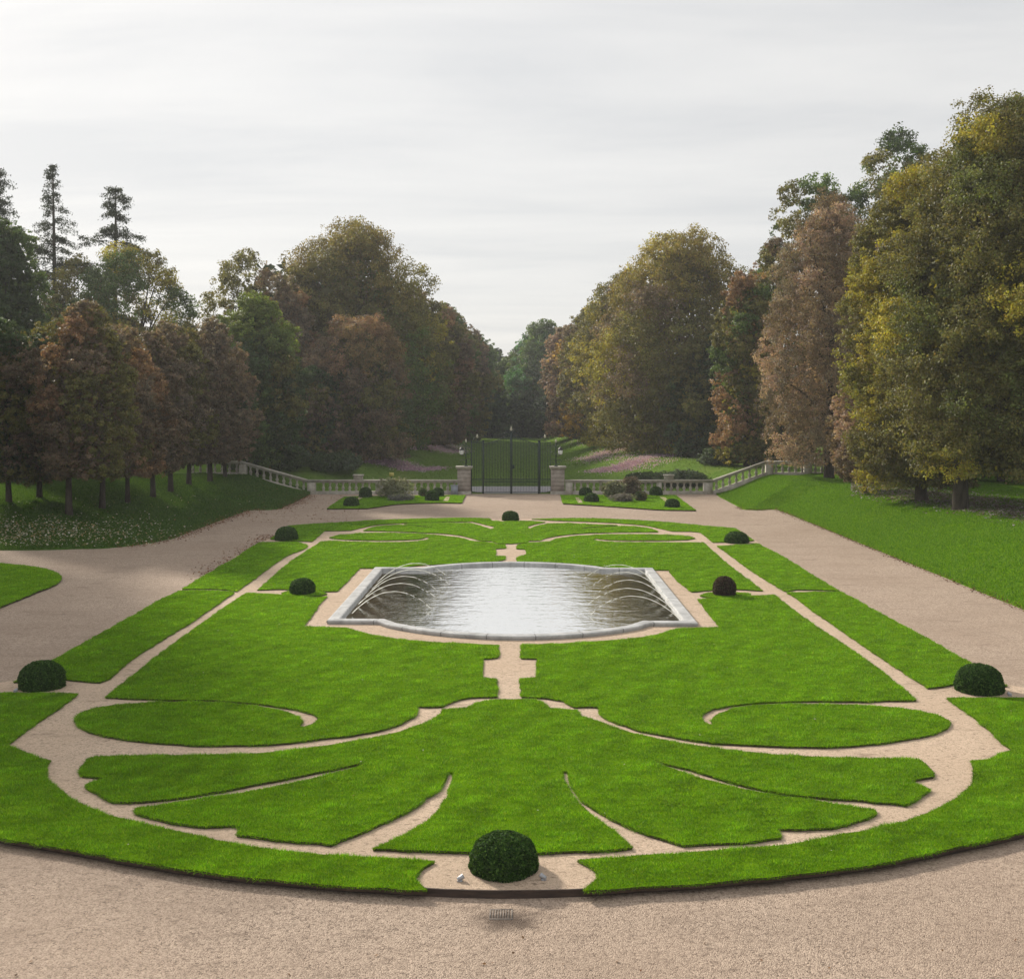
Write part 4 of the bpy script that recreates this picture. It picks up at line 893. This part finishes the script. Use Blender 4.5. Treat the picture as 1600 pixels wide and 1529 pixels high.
# --- left of the avenue
tree("great domed olive tree, the tallest left of the avenue", 553, 116, 347, 136, 712, 'dome', [(OL, 5), (GR, 2), (BR, 1)], .14, 62000, nb=58, seed=51, group=GA, topcol=(.12, .10, .028), br=(.2, .34))
tree("low round tree with a rust coloured top in front of the great dome tree", 560, 101, 496, 88, 742, 'dome', [(OL, 3), (BR, 3), (DG, 2)], .12, 34000, nb=40, seed=52, group=GA, topcol=RU)
tree("dark low spreading tree behind the left balustrade beside the rust topped one", 497, 98, 560, 55, 742, 'dome', [(DG, 3), (BR, 3), (OL, 2)], .13, 20000, nb=26, seed=53, group=GA)
tree("olive avenue tree leaning out right of the great dome tree", 652, 132, 450, 62, 705, 'tall', [(OL, 5), (YG_, 1), (BR, 2)], .16, 26000, nb=34, seed=54, group=GA)
tree("rust flecked avenue tree at the left, just beyond the great dome tree", 692, 150, 478, 50, 700, 'tall', [(BR, 4), (RU, 1.5), (OL, 3)], .18, 20000, nb=30, seed=55, group=GA)
tree("green avenue tree at the left with a thin dark top", 705, 168, 476, 42, 694, 'tall', [(GR, 3), (OL, 3)], .20, 14000, nb=26, seed=56, group=GA)
tree("brown avenue tree at the left in the middle distance", 728, 182, 503, 40, 690, 'tall', [(BR, 3), (OL, 3)], .21, 14000, nb=26, seed=57, group=GA)
tree("small green avenue tree at the far left end of the avenue", 752, 205, 522, 34, 690, 'tall', [(GR, 4), (OL, 2)], .24, 11000, nb=24, seed=58, group=GA)
tree("farthest small green tree at the left of the avenue gap", 772, 228, 540, 28, 688, 'tall', [(GR, 4), (DG, 2)], .26, 9000, nb=20, seed=59, group=GA)
# --- right of the avenue
tree("great domed olive and gold tree, the tallest right of the avenue", 1060, 112, 364, 138, 715, 'dome', [(OL, 5), (YG_, 1.5), (BR, 2.5)], .14, 62000, nb=58, seed=61, group=GA, topcol=(.14, .115, .032), br=(.2, .34))
tree("yellow olive avenue tree left of the great dome at the right", 972, 128, 425, 76, 708, 'tall', [(OL, 4), (YG_, 2.5), (BR, 2)], .15, 30000, nb=38, seed=62, group=GA)
tree("golden brown avenue tree at the right in the middle distance", 925, 148, 478, 56, 702, 'tall', [(GO, 1.6), (OL, 3), (BR, 3)], .17, 22000, nb=32, seed=63, group=GA)
tree("pale orange brown avenue tree at the right, nearest the gap", 892, 165, 505, 44, 692, 'tall', [(PB, 3), (GO, 1), (BR, 2)], .19, 18000, nb=28, seed=64, group=GA)
tree("dark low tree under the right flank of the great gold dome", 1105, 104, 520, 62, 735, 'dome', [(DG, 4), (OL, 2)], .13, 22000, nb=28, seed=65, group=GA)
tree("bright green tree closing the right side of the avenue's far end", 850, 212, 502, 58, 690, 'tall', [((.04, .10, .035), 4), (GR, 3)], .26, 20000, nb=32, seed=66, group=GA)
tree("dark green tree closing the avenue in the middle of its far end", 812, 222, 548, 52, 690, 'tall', [(DG, 4), (GR, 2)], .30, 14000, nb=24, seed=67, group=GA)
tree("small dark green tree in the low notch at the avenue's far end", 783, 226, 556, 40, 690, 'tall', [(DG, 4), (GR, 2)], .30, 10000, nb=20, seed=68, group=GA)
# --- right bank
tree("narrow green tree with a rusty flank left of the tall brown tree", 1168, 90, 425, 56, 742, 'tall', [(OL, 4), (GR, 3), (RU, 1.6), (YG_, 1.6)], .115, 26000, nb=36, seed=71, group=GRT, br=(.3, .5))
tree("rusty topped tree peeping out behind the narrow green tree", 1188, 100, 405, 42, 640, 'egg', [(RU, 3), (BR, 3)], .13, 12000, nb=20, seed=72, group=GRT)
tree("tall pinkish brown autumn tree with fine leaves above the upper balustrade", 1298, 76, 300, 106, 724, 'drop', [(PB, 4), (BR, 2), (GB_, 3)], .075, 62000, nb=60, seed=73, group=GRT, br=(.2, .32), name="autumn_tree", base_px=1296)
tree("low pinkish tree drooping between the tall brown tree and the gold green tree", 1352, 66, 565, 54, 752, 'egg', [(PB, 4), (BR, 2)], .075, 22000, nb=28, seed=74, group=GRT, name="autumn_tree")
tree("dark loose tree showing above the left shoulder of the tall brown tree", 1262, 96, 272, 88, 640, 'egg', [(OL, 4), (GR, 2), (DG, 2)], .14, 26000, nb=40, seed=75, group=GRT, core=False, clump=.7, br=(.18, .32))
tree("dark loose tree showing above the right shoulder of the tall brown tree", 1405, 94, 203, 108, 640, 'egg', [(OL, 4), (GR, 3), (DG, 2)], .14, 36000, nb=46, seed=76, group=GRT, core=False, clump=.7, br=(.18, .32))
tree("thin leaved rusty tree behind the left edge of the tall brown tree", 1216, 93, 368, 52, 640, 'egg', [(BR, 3), (OL, 2), (RU, 1)], .12, 15000, nb=28, seed=77, group=GRT, core=False)
tree("yellow green tree with low hanging gold leaves on the right bank", 1432, at(1440, 782), 258, 108, 758, 'tall', [(YG_, 3.5), (OL, 5), ((.11, .11, .025), 2)], .085, 70000, nb=70, seed=78, group=GRT, br=(.2, .34), base_px=1440)
tree("huge olive green tree at the right frame edge, the tallest in view", 1592, at(1500, 795), 150, 204, 738, 'dome', [(OL, 6), (YG_, 1.6), ((.07, .08, .024), 2)], .085, 130000, nb=100, seed=79, group=GRT, br=(.16, .28), base_px=1500, tr=.34)
tree("dark green tree low behind the right frame edge", 1560, 74, 420, 120, 742, 'tall', [(DG, 1.5), (OL, 4), (BR, 2)], .12, 26000, nb=34, seed=80, group=GRT)
tree("dark tree low between the brown tree and the right edge trees", 1420, 82, 450, 80, 735, 'tall', [(DG, 3), (OL, 3), (GB_, 2)], .13, 20000, nb=30, seed=81, group=GRT)

# --- conifers standing above the left grove
def conifer(label, px, Z, top, hw, bot, seed, lean=0.0, dens=1.0, shape=.6):
    R = np.random.default_rng(seed); s = Z / F; X = (px - CX) * s; zg = z_ground(X, Z); z1 = H - (top - CY) * s; zb = H - (bot - CY) * s; r = hw * s
    root = thing("conifer", (X, Z, zg), label, "tree", "tall conifers behind the left grove")
    g = MB(); g.tube([(X, Z, zg - .3), (X, Z, (zg + z1) / 2), (X + lean * .5, Z, z1 - 1), (X + lean, Z, z1)], [.36, .24, .06, .02], 8); part(g, "trunk", M_BARK, root, smooth_=True)
    tw = MB(); P = []; Nn = []; Cc = []
    nbr = int((z1 - zb) * 10)
    for k in range(nbr):
        u = min(R.random(), .985); z = zb + u * (z1 - zb); a = R.uniform(0, 2 * math.pi)
        L = r * ((1 - u) ** shape * .97 + .03) * (.5 + .6 * R.random() ** .8) * (1 + .35 * math.sin(a * 2 + seed + u * 9))
        m = np.linspace(0, 1, 8); dr = R.uniform(.25, .95) * (1 - .5 * u); up = R.uniform(.1, .55)
        bx_, by_, bz_ = X + lean * u + L * m * math.cos(a), Z + L * m * math.sin(a), z + L * (up * m - dr * m ** 2)
        tw.tube(np.c_[bx_, by_, bz_], np.linspace(.045, .008, 8) * (1 - .5 * u), 4, cap=False)
        for j in range(max(3, int(10 * L / r * dens + 1))):            # sprays hanging from the bough
            mm = R.uniform(.25, 1.0); c0 = np.array([np.interp(mm, m, bx_), np.interp(mm, m, by_), np.interp(mm, m, bz_)]); n = R.integers(9, 22)
            q = c0 + R.normal(0, 1, (n, 3)) * [.17, .17, .10]; q[:, 2] -= np.abs(R.normal(0, .22, n)) * (1 - .4 * u)
            P.append(q); Nn.append(R.normal(0, 1, (n, 3))); Cc.append(np.array((.030, .045, .026)) * R.uniform(.7, 1.5, (n, 1)))
    P = np.concatenate(P); v, f = leaf_quads(P, np.concatenate(Nn), (.10 * R.uniform(.6, 1.4, len(P))), .38, R, .5)
    part(tw, "boughs", M_BARK, root); g = MB(); g.add(v, f, 0, np.repeat(np.concatenate(Cc), 4, 0)); part(g, "needles", M_LEAF, root, colour=True)
conifer("slender spire conifer with drooping boughs, the tallest at the left", 86, 108, 256, 50, 490, 91, -.4, 1.15, .55)
conifer("fuller pointed conifer to the right of the slender spire conifer", 180, 106, 290, 54, 450, 92, .1, 1.3, .5)
conifer("conifer cut by the left frame edge", -2, 104, 262, 54, 510, 93)

# --- low shrubs
def shrub(name, label, px, py, w, h, pal, leaf, n, seed, group, Y=None, kind='round', fl=None, cat="shrub"):
    p = hit(px, py) if Y is None else np.array([(px - CX) * Y / F, Y, z_ground((px - CX) * Y / F, Y)])
    s = p[1] / F; r = w * s / 2; hh = h * s
    root = thing(name, tuple(p), label, cat, group); R = np.random.default_rng(seed)
    g, B, w_ = crown(seed, p[0], p[1], p[2] + .02, p[2] + hh, r, kind, pal, 14, 10, n, leaf, br=(.3, .5), zmin=p[2] - .08, squash=min(.9, hh / r * .8 + .1))
    st = MB()
    for b in B: st.tube([(p[0] + (b[0] - p[0]) * .15, p[1] + (b[1] - p[1]) * .15, p[2] - .1), (np.array(p) + b) / 2 + [0, 0, .05], b], [.018, .012, .006], 4, cap=False)
    part(st, "stems", M_BARK, root); part(g, "foliage", M_LEAF, root, colour=True)
    if fl is not None:
        k = fl[1]; i = R.integers(0, len(B), k); P = B[i] + R.normal(0, .33 * r, (k, 3)) * [1, 1, .6]; P[:, 2] = np.clip(P[:, 2] + .1 * hh, p[2] + .1, p[2] + hh * 1.02)
        v, f = leaf_quads(P, R.normal(0, 1, (k, 3)) + [0, -.5, .6], .04 * R.uniform(.7, 1.3, k), .9, R, .4); g = MB(); g.add(v, f, 0, np.repeat(np.array(fl[0]) * R.uniform(.8, 1.1, (k, 1)), 4, 0))
        part(g, "blossom", M_PETAL, root, colour=True)["kind"] = "stuff"
BS = "flowering shrubs in the beds by the gate"
SAGE = (.12, .13, .085)
shrub("rose_bush", "pale grey green flowering bush in the middle of the left gate bed", 617, 778, 58, 30, [(SAGE, 3), (OL, 1)], .045, 5000, 101, BS, fl=((.55, .52, .46), 160))
shrub("low_shrub", "low grey lavender mound at the front of the left gate bed", 627, 783, 42, 11, [((.10, .10, .11), 3), (SAGE, 1)], .035, 2600, 102, BS)
shrub("low_shrub", "small green shrub between the pale bush and the box balls in the left bed", 661, 777, 14, 15, [(GR, 3), (OL, 1)], .04, 1500, 103, BS)
shrub("rose_bush", "pale flowering bush left of the brown bush in the right gate bed", 958, 778, 36, 26, [(SAGE, 3), (OL, 2)], .045, 4000, 104, BS, fl=((.6, .58, .48), 120))
shrub("rose_bush", "brownish pink bush in the middle of the right gate bed", 985, 777, 36, 32, [((.085, .070, .055), 4), (SAGE, 1)], .045, 4500, 105, BS)
shrub("low_shrub", "low grey purple mound at the front of the right gate bed", 972, 784.5, 40, 13, [((.085, .08, .085), 3), (SAGE, 1)], .035, 2600, 106, BS)
shrub("low_shrub", "small dark green shrub at the right end of the right bed's bushes", 1001, 784, 20, 16, [(DG, 2), (OL, 2)], .04, 2000, 107, BS)
UB = "dark bushes on the banks beyond the balustrade"
for k, (px, Y, w, h, lb) in enumerate([(1010, 92, 66, 14, "spreading green bush with pale specks behind the right balustrade"), (1070, 88, 90, 22, "wide dark green bush in front of the climbing right balustrade"),
        (1120, 92, 60, 26, "dark bush where the climbing right balustrade meets the narrow green tree"), (440, 90, 90, 34, "dark bush behind the climbing left balustrade"), (520, 93, 90, 26, "dark bush under the rust topped dome tree"),
        (400, 92, 70, 42, "dark bush at the upper end of the climbing left balustrade"), (1225, 95, 90, 40, "dark bush behind the upper right balustrade")]):
    shrub("bush", lb, px, 0, w, h, [(DG, 3), ((.05, .07, .045), 3)], .09, 5200, 120 + k, UB, Y=Y, kind='dome', fl=((.5, .5, .48), 60) if k == 0 else None)
# far end of the avenue: shrubs closing the view under the trees
for k, (px, Y, w, h, lb) in enumerate([(768, 202, 66, 66, "dark thicket closing the left part of the avenue's end"), (812, 206, 70, 70, "dark thicket closing the middle of the avenue's end"), (853, 201, 62, 64, "dark thicket closing the right part of the avenue's end"),
        (735, 205, 44, 48, "dark thicket under the far left avenue trees"), (705, 180, 44, 44, "dark thicket under the middle left avenue trees"), (880, 190, 40, 40, "dark thicket under the far right avenue trees")]):
    shrub("thicket", lb, px, 0, w, h, [(DG, 4), ((.02, .035, .02), 3)], .24, 5000, 140 + k, "thickets at the far end of the avenue", Y=Y, kind='dome')

# --- a far wood plus filler added to shade the avenue, one mass
R = np.random.default_rng(5); Pm = []; cm = []
for sx in (-1, 1):
    for k in range(150):
        X = sx * R.uniform(26, 125); Y = R.uniform(135, 190) - (abs(X) - 26) * .35
        if k < 90 and sx < 0: X, Y = R.uniform(-24, -14), R.uniform(112, 200)  # hidden filler added among the left avenue trees to block the sun
        elif k < 30: X, Y = R.uniform(20, 34), R.uniform(125, 250)
        hh = R.uniform(9, 15); rr = R.uniform(3, 5.5); n = 620
        if k < 90 and sx < 0: hh = R.uniform(16.5, 20.5); rr = R.uniform(4, 6); n = 1000
        e = R.normal(0, 1, (n, 3)); e /= np.linalg.norm(e, axis=1)[:, None]
        Pm.append(np.array([X, Y, hh * .52]) + e * [rr, rr, hh * .52] * (R.random((n, 1)) ** .3)); cm.append(np.array([DG, OL, BR][R.integers(3)]) * R.uniform(.7, 1.2, (n, 1)))
Pm = np.concatenate(Pm); v, f = leaf_quads(Pm, R.normal(0, 1, Pm.shape), .5 * R.uniform(.6, 1.3, len(Pm)), .7, R, .5)
g = MB(); g.add(v, f, 0, np.repeat(np.concatenate(cm), 4, 0)); o = g.build("wood_with_shade_filler", M_LEAF, colour=True)
tag(o, "dark woodland far behind the trees, with unseen shade filler added left of the avenue", "woodland", kind="stuff")

# ------------------------------------------------------------------ loose leaves, flowers
def scatter(name, label, cat, pts, sizes, pal, mat, seed, flat=.35, lift=.012, mound=False):
    R = np.random.default_rng(seed); pts = np.asarray(pts); k = len(pts)
    v, f = leaf_quads(pts + [0, 0, lift], np.array([0, 0, 1.0]) + np.zeros((k, 3)), sizes * R.uniform(.6, 1.3, k), .75, R, flat, .25)
    pal = np.array(pal); c = pal[R.integers(0, len(pal), k)] * R.uniform(.75, 1.2, (k, 1))
    g = MB(); g.add(v, f, 0, np.repeat(c, 4, 0)); o = g.build(name, mat, colour=True); return tag(o, label, cat, kind="stuff")
R = np.random.default_rng(77)
def zs(q): return z_look(np.asarray(q, float))
pts = []
for k in range(1700):
    px, py = -25 + 330 * R.beta(1.1, 2.0), R.normal(834, 14)
    if 806 < py < 857: pts.append(hit(px, py))
for k in range(260):
    px, py = R.uniform(0, 400), R.uniform(775, 850); p = hit(px, py)
    if p[2] > ZG + .03: pts.append(p)
scatter("fallen_leaves", "pale fallen leaves scattered on the shaded left bank", "fallen leaves", pts, .052, [(.50, .46, .34), (.40, .30, .15), (.55, .53, .45)], M_LITTER, 1, lift=.085)
pts = []
for k in range(2200):
    i = R.integers(len(EL_W) // 2, len(EL_W)); q = EL_W[i] + R.normal(0, .3, 2); pts.append((*q, max(float(zs([q])[0]), ZG)))
for k in range(520):
    u = R.random() ** 1.3; a, b = WP(425, 836, ZG), WP(315, 898, ZG); q = a * (1 - u) + b * u + R.normal(0, .32, 2); pts.append((*q, ZG))
for k in range(700):
    q = np.array([R.uniform(-18, -9), R.uniform(62, 80)]); pts.append((*q, max(float(zs([q])[0]), ZG)))
scatter("fallen_leaves", "rust brown fallen leaves drifted along the left gravel drive", "fallen leaves", pts, .045, [(.20, .09, .05), (.15, .075, .045), (.26, .13, .06)], M_LITTER, 2)
pts = []
for k in range(2800):
    i = R.integers(len(ER_W) // 6, len(ER_W)); q = ER_W[i] + R.normal(0, .12, 2); pts.append((*q, max(float(zs([q])[0]), ZG)))
scatter("fallen_leaves", "brown fallen leaves gathered along the edge of the right lawn", "fallen leaves", pts, .036, [(.15, .075, .04), (.22, .12, .06), (.09, .055, .035)], M_LITTER, 8)
pts = []
for k in range(130):
    q = np.array([R.uniform(-9, 9), R.uniform(10.5, 14.2)]); pts.append((*q, ZG))
scatter("fallen_leaves", "a few brown fallen leaves on the front gravel", "fallen leaves", pts, .022, [(.17, .085, .045), (.24, .14, .07), (.12, .07, .04)], M_LITTER, 3)
pts = []
for k in range(8000):
    px = R.uniform(1330, 1660); py = 758 + (px - 1330) * .15 + R.normal(0, 8); p = hit(px, py); pts.append(p)
scatter("leaf_litter", "pale grey purple leaf litter under the big trees on the right bank", "leaf litter", pts, .065, [(.36, .30, .32), (.25, .20, .21), (.44, .39, .41), (.20, .14, .11)], M_LITTER, 4, lift=.04)
# a few white specks (daisies and leaves) on the lawns
pts = []
for L in LAWNS[:14]:
    lo, hi = L.min(0), L.max(0); k = int((hi - lo).prod() * .35); q = np.c_[R.uniform(lo[0], hi[0], k), R.uniform(lo[1], hi[1], k)]; q = q[inside(q, L)]
    pts += [(x, y, ZT) for x, y in q]
scatter("fallen_leaves", "single small leaves lying here and there on the clipped lawn panels", "fallen leaves", pts, .02, [(.45, .42, .30), (.30, .18, .08), (.5, .5, .42)], M_LITTER, 5, lift=-.005)
def drift(lines, dens, sx, sy, seed):
    R = np.random.default_rng(seed); pts = []
    for ln in lines:
        ln = np.array(ln, float); sl = np.linalg.norm(np.diff(ln, axis=0), axis=1); cu = np.r_[0, np.cumsum(sl)]
        for _ in range(int(cu[-1] * dens)):
            u = R.random() * cu[-1]; px = np.interp(u, cu, ln[:, 0]) + R.normal(0, sx); py = np.interp(u, cu, ln[:, 1]) + R.normal(0, sy)
            if py > 688 and py < 746: pts.append(hit(px, py))
    return pts
PINK = [(.56, .36, .62), (.66, .47, .70), (.46, .27, .53), (.68, .57, .72)]
pl_ = drift([[(563, 713), (600, 716), (630, 724), (655, 735), (690, 731)], [(570, 719), (612, 726), (640, 735)], [(590, 704), (640, 694), (690, 692), (715, 700), (722, 706)], [(640, 698), (680, 702), (718, 707)], [(620, 703), (660, 698), (700, 699)]], 26, 9, 1.6, 6)
scatter("cyclamen", "drifts of pink cyclamen on the shaded meadow left of the avenue", "flowers", pl_, .065, PINK, M_PETAL, 6, flat=.7, lift=.06)
pr_ = drift([[(925, 738), (960, 732), (1000, 717), (1030, 711), (1068, 711)], [(960, 735), (985, 727), (1010, 718)]], 22, 9, 1.5, 7) + drift([[(905, 718), (935, 714), (960, 703), (975, 697)], [(930, 711), (955, 706), (972, 701)]], 20, 8, 1.4, 8) + drift([[(890, 690), (920, 694), (945, 690)], [(985, 705), (1020, 701), (1060, 706)], [(900, 722), (960, 716), (1000, 708)], [(940, 738), (1000, 731), (1050, 716)]], 6, 12, 2.6, 9)
scatter("cyclamen", "drifts of pink cyclamen on the sunlit meadow right of the avenue", "flowers", pr_, .058, PINK, M_PETAL, 7, flat=.7, lift=.06)

# coarse turf on the banks and near meadow
def tufts(name, label, n, xr, yr, zf, seed, size=.05, zmin=ZG + .02, pal=None):
    R = np.random.default_rng(seed); q = np.c_[R.uniform(*xr, n), R.uniform(*yr, n)]; z = zf(q); ok = z > zmin; q, z = q[ok], z[ok]; k = len(q)
    h = size * R.uniform(.6, 1.4, k); th = R.uniform(0, math.pi, k); sx = np.c_[np.cos(th), np.sin(th)] * (h * .35)[:, None]; ln = R.normal(0, .4, (k, 2)) * h[:, None]
    v = np.empty((k, 3, 3)); v[:, 0, :2] = q - sx; v[:, 1, :2] = q + sx; v[:, 2, :2] = q + ln; v[:, 0, 2] = z - .01; v[:, 1, 2] = z - .01; v[:, 2, 2] = z + h
    pal = np.array(pal or [(.042, .10, .012), (.062, .135, .016), (.09, .165, .026)]); c = pal[R.integers(0, 3, k)] * R.uniform(.8, 1.2, (k, 1))  # default greens hold the left bank's shade in their colour
    g = MB(); g.add(v.reshape(-1, 3), np.arange(3 * k).reshape(-1, 3), 0, np.repeat(c, 3, 0)); tag(g.build(name, M_BLADE, colour=True), label, "grass", kind="stuff")
tufts("grass", "grass growing on the right bank", 520000, (14, 30), (30, 80.5), lambda q: z_bank(q)[1], 1, .055, pal=[(.075, .19, .004), (.115, .255, .007), (.165, .305, .014)])  # brighter blade colours carry the right bank's sunlight
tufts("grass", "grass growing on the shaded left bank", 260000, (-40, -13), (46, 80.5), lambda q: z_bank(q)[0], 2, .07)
tufts("grass", "meadow grass beyond the gate", 120000, (-16, 18), (82.5, 200), lambda q: z_meadow(q) + np.where((np.abs(q[:, 0]) < 4.5) & (q[:, 1] < 88.6), -9, -.02), 3, .09, -1, pal=[(.08, .15, .02), (.12, .20, .035), (.17, .25, .055)])

# ------------------------------------------------------------------ the air
g = MB(); g.box(-910, 910, -100, 1110, -1.6, 30.0)
hz = bpy.data.materials.new("haze"); hz.use_nodes = True; t = NT(hz.node_tree); o = t.n('ShaderNodeOutputMaterial')
vol = t.n('ShaderNodeVolumePrincipled', {'Color': (0.86, 0.87, 0.89, 1), 'Density': HAZE, 'Anisotropy': 0.2}); t.l(vol.outputs[0], o.inputs['Volume'])
tag(g.build("haze", hz), kind="stuff")
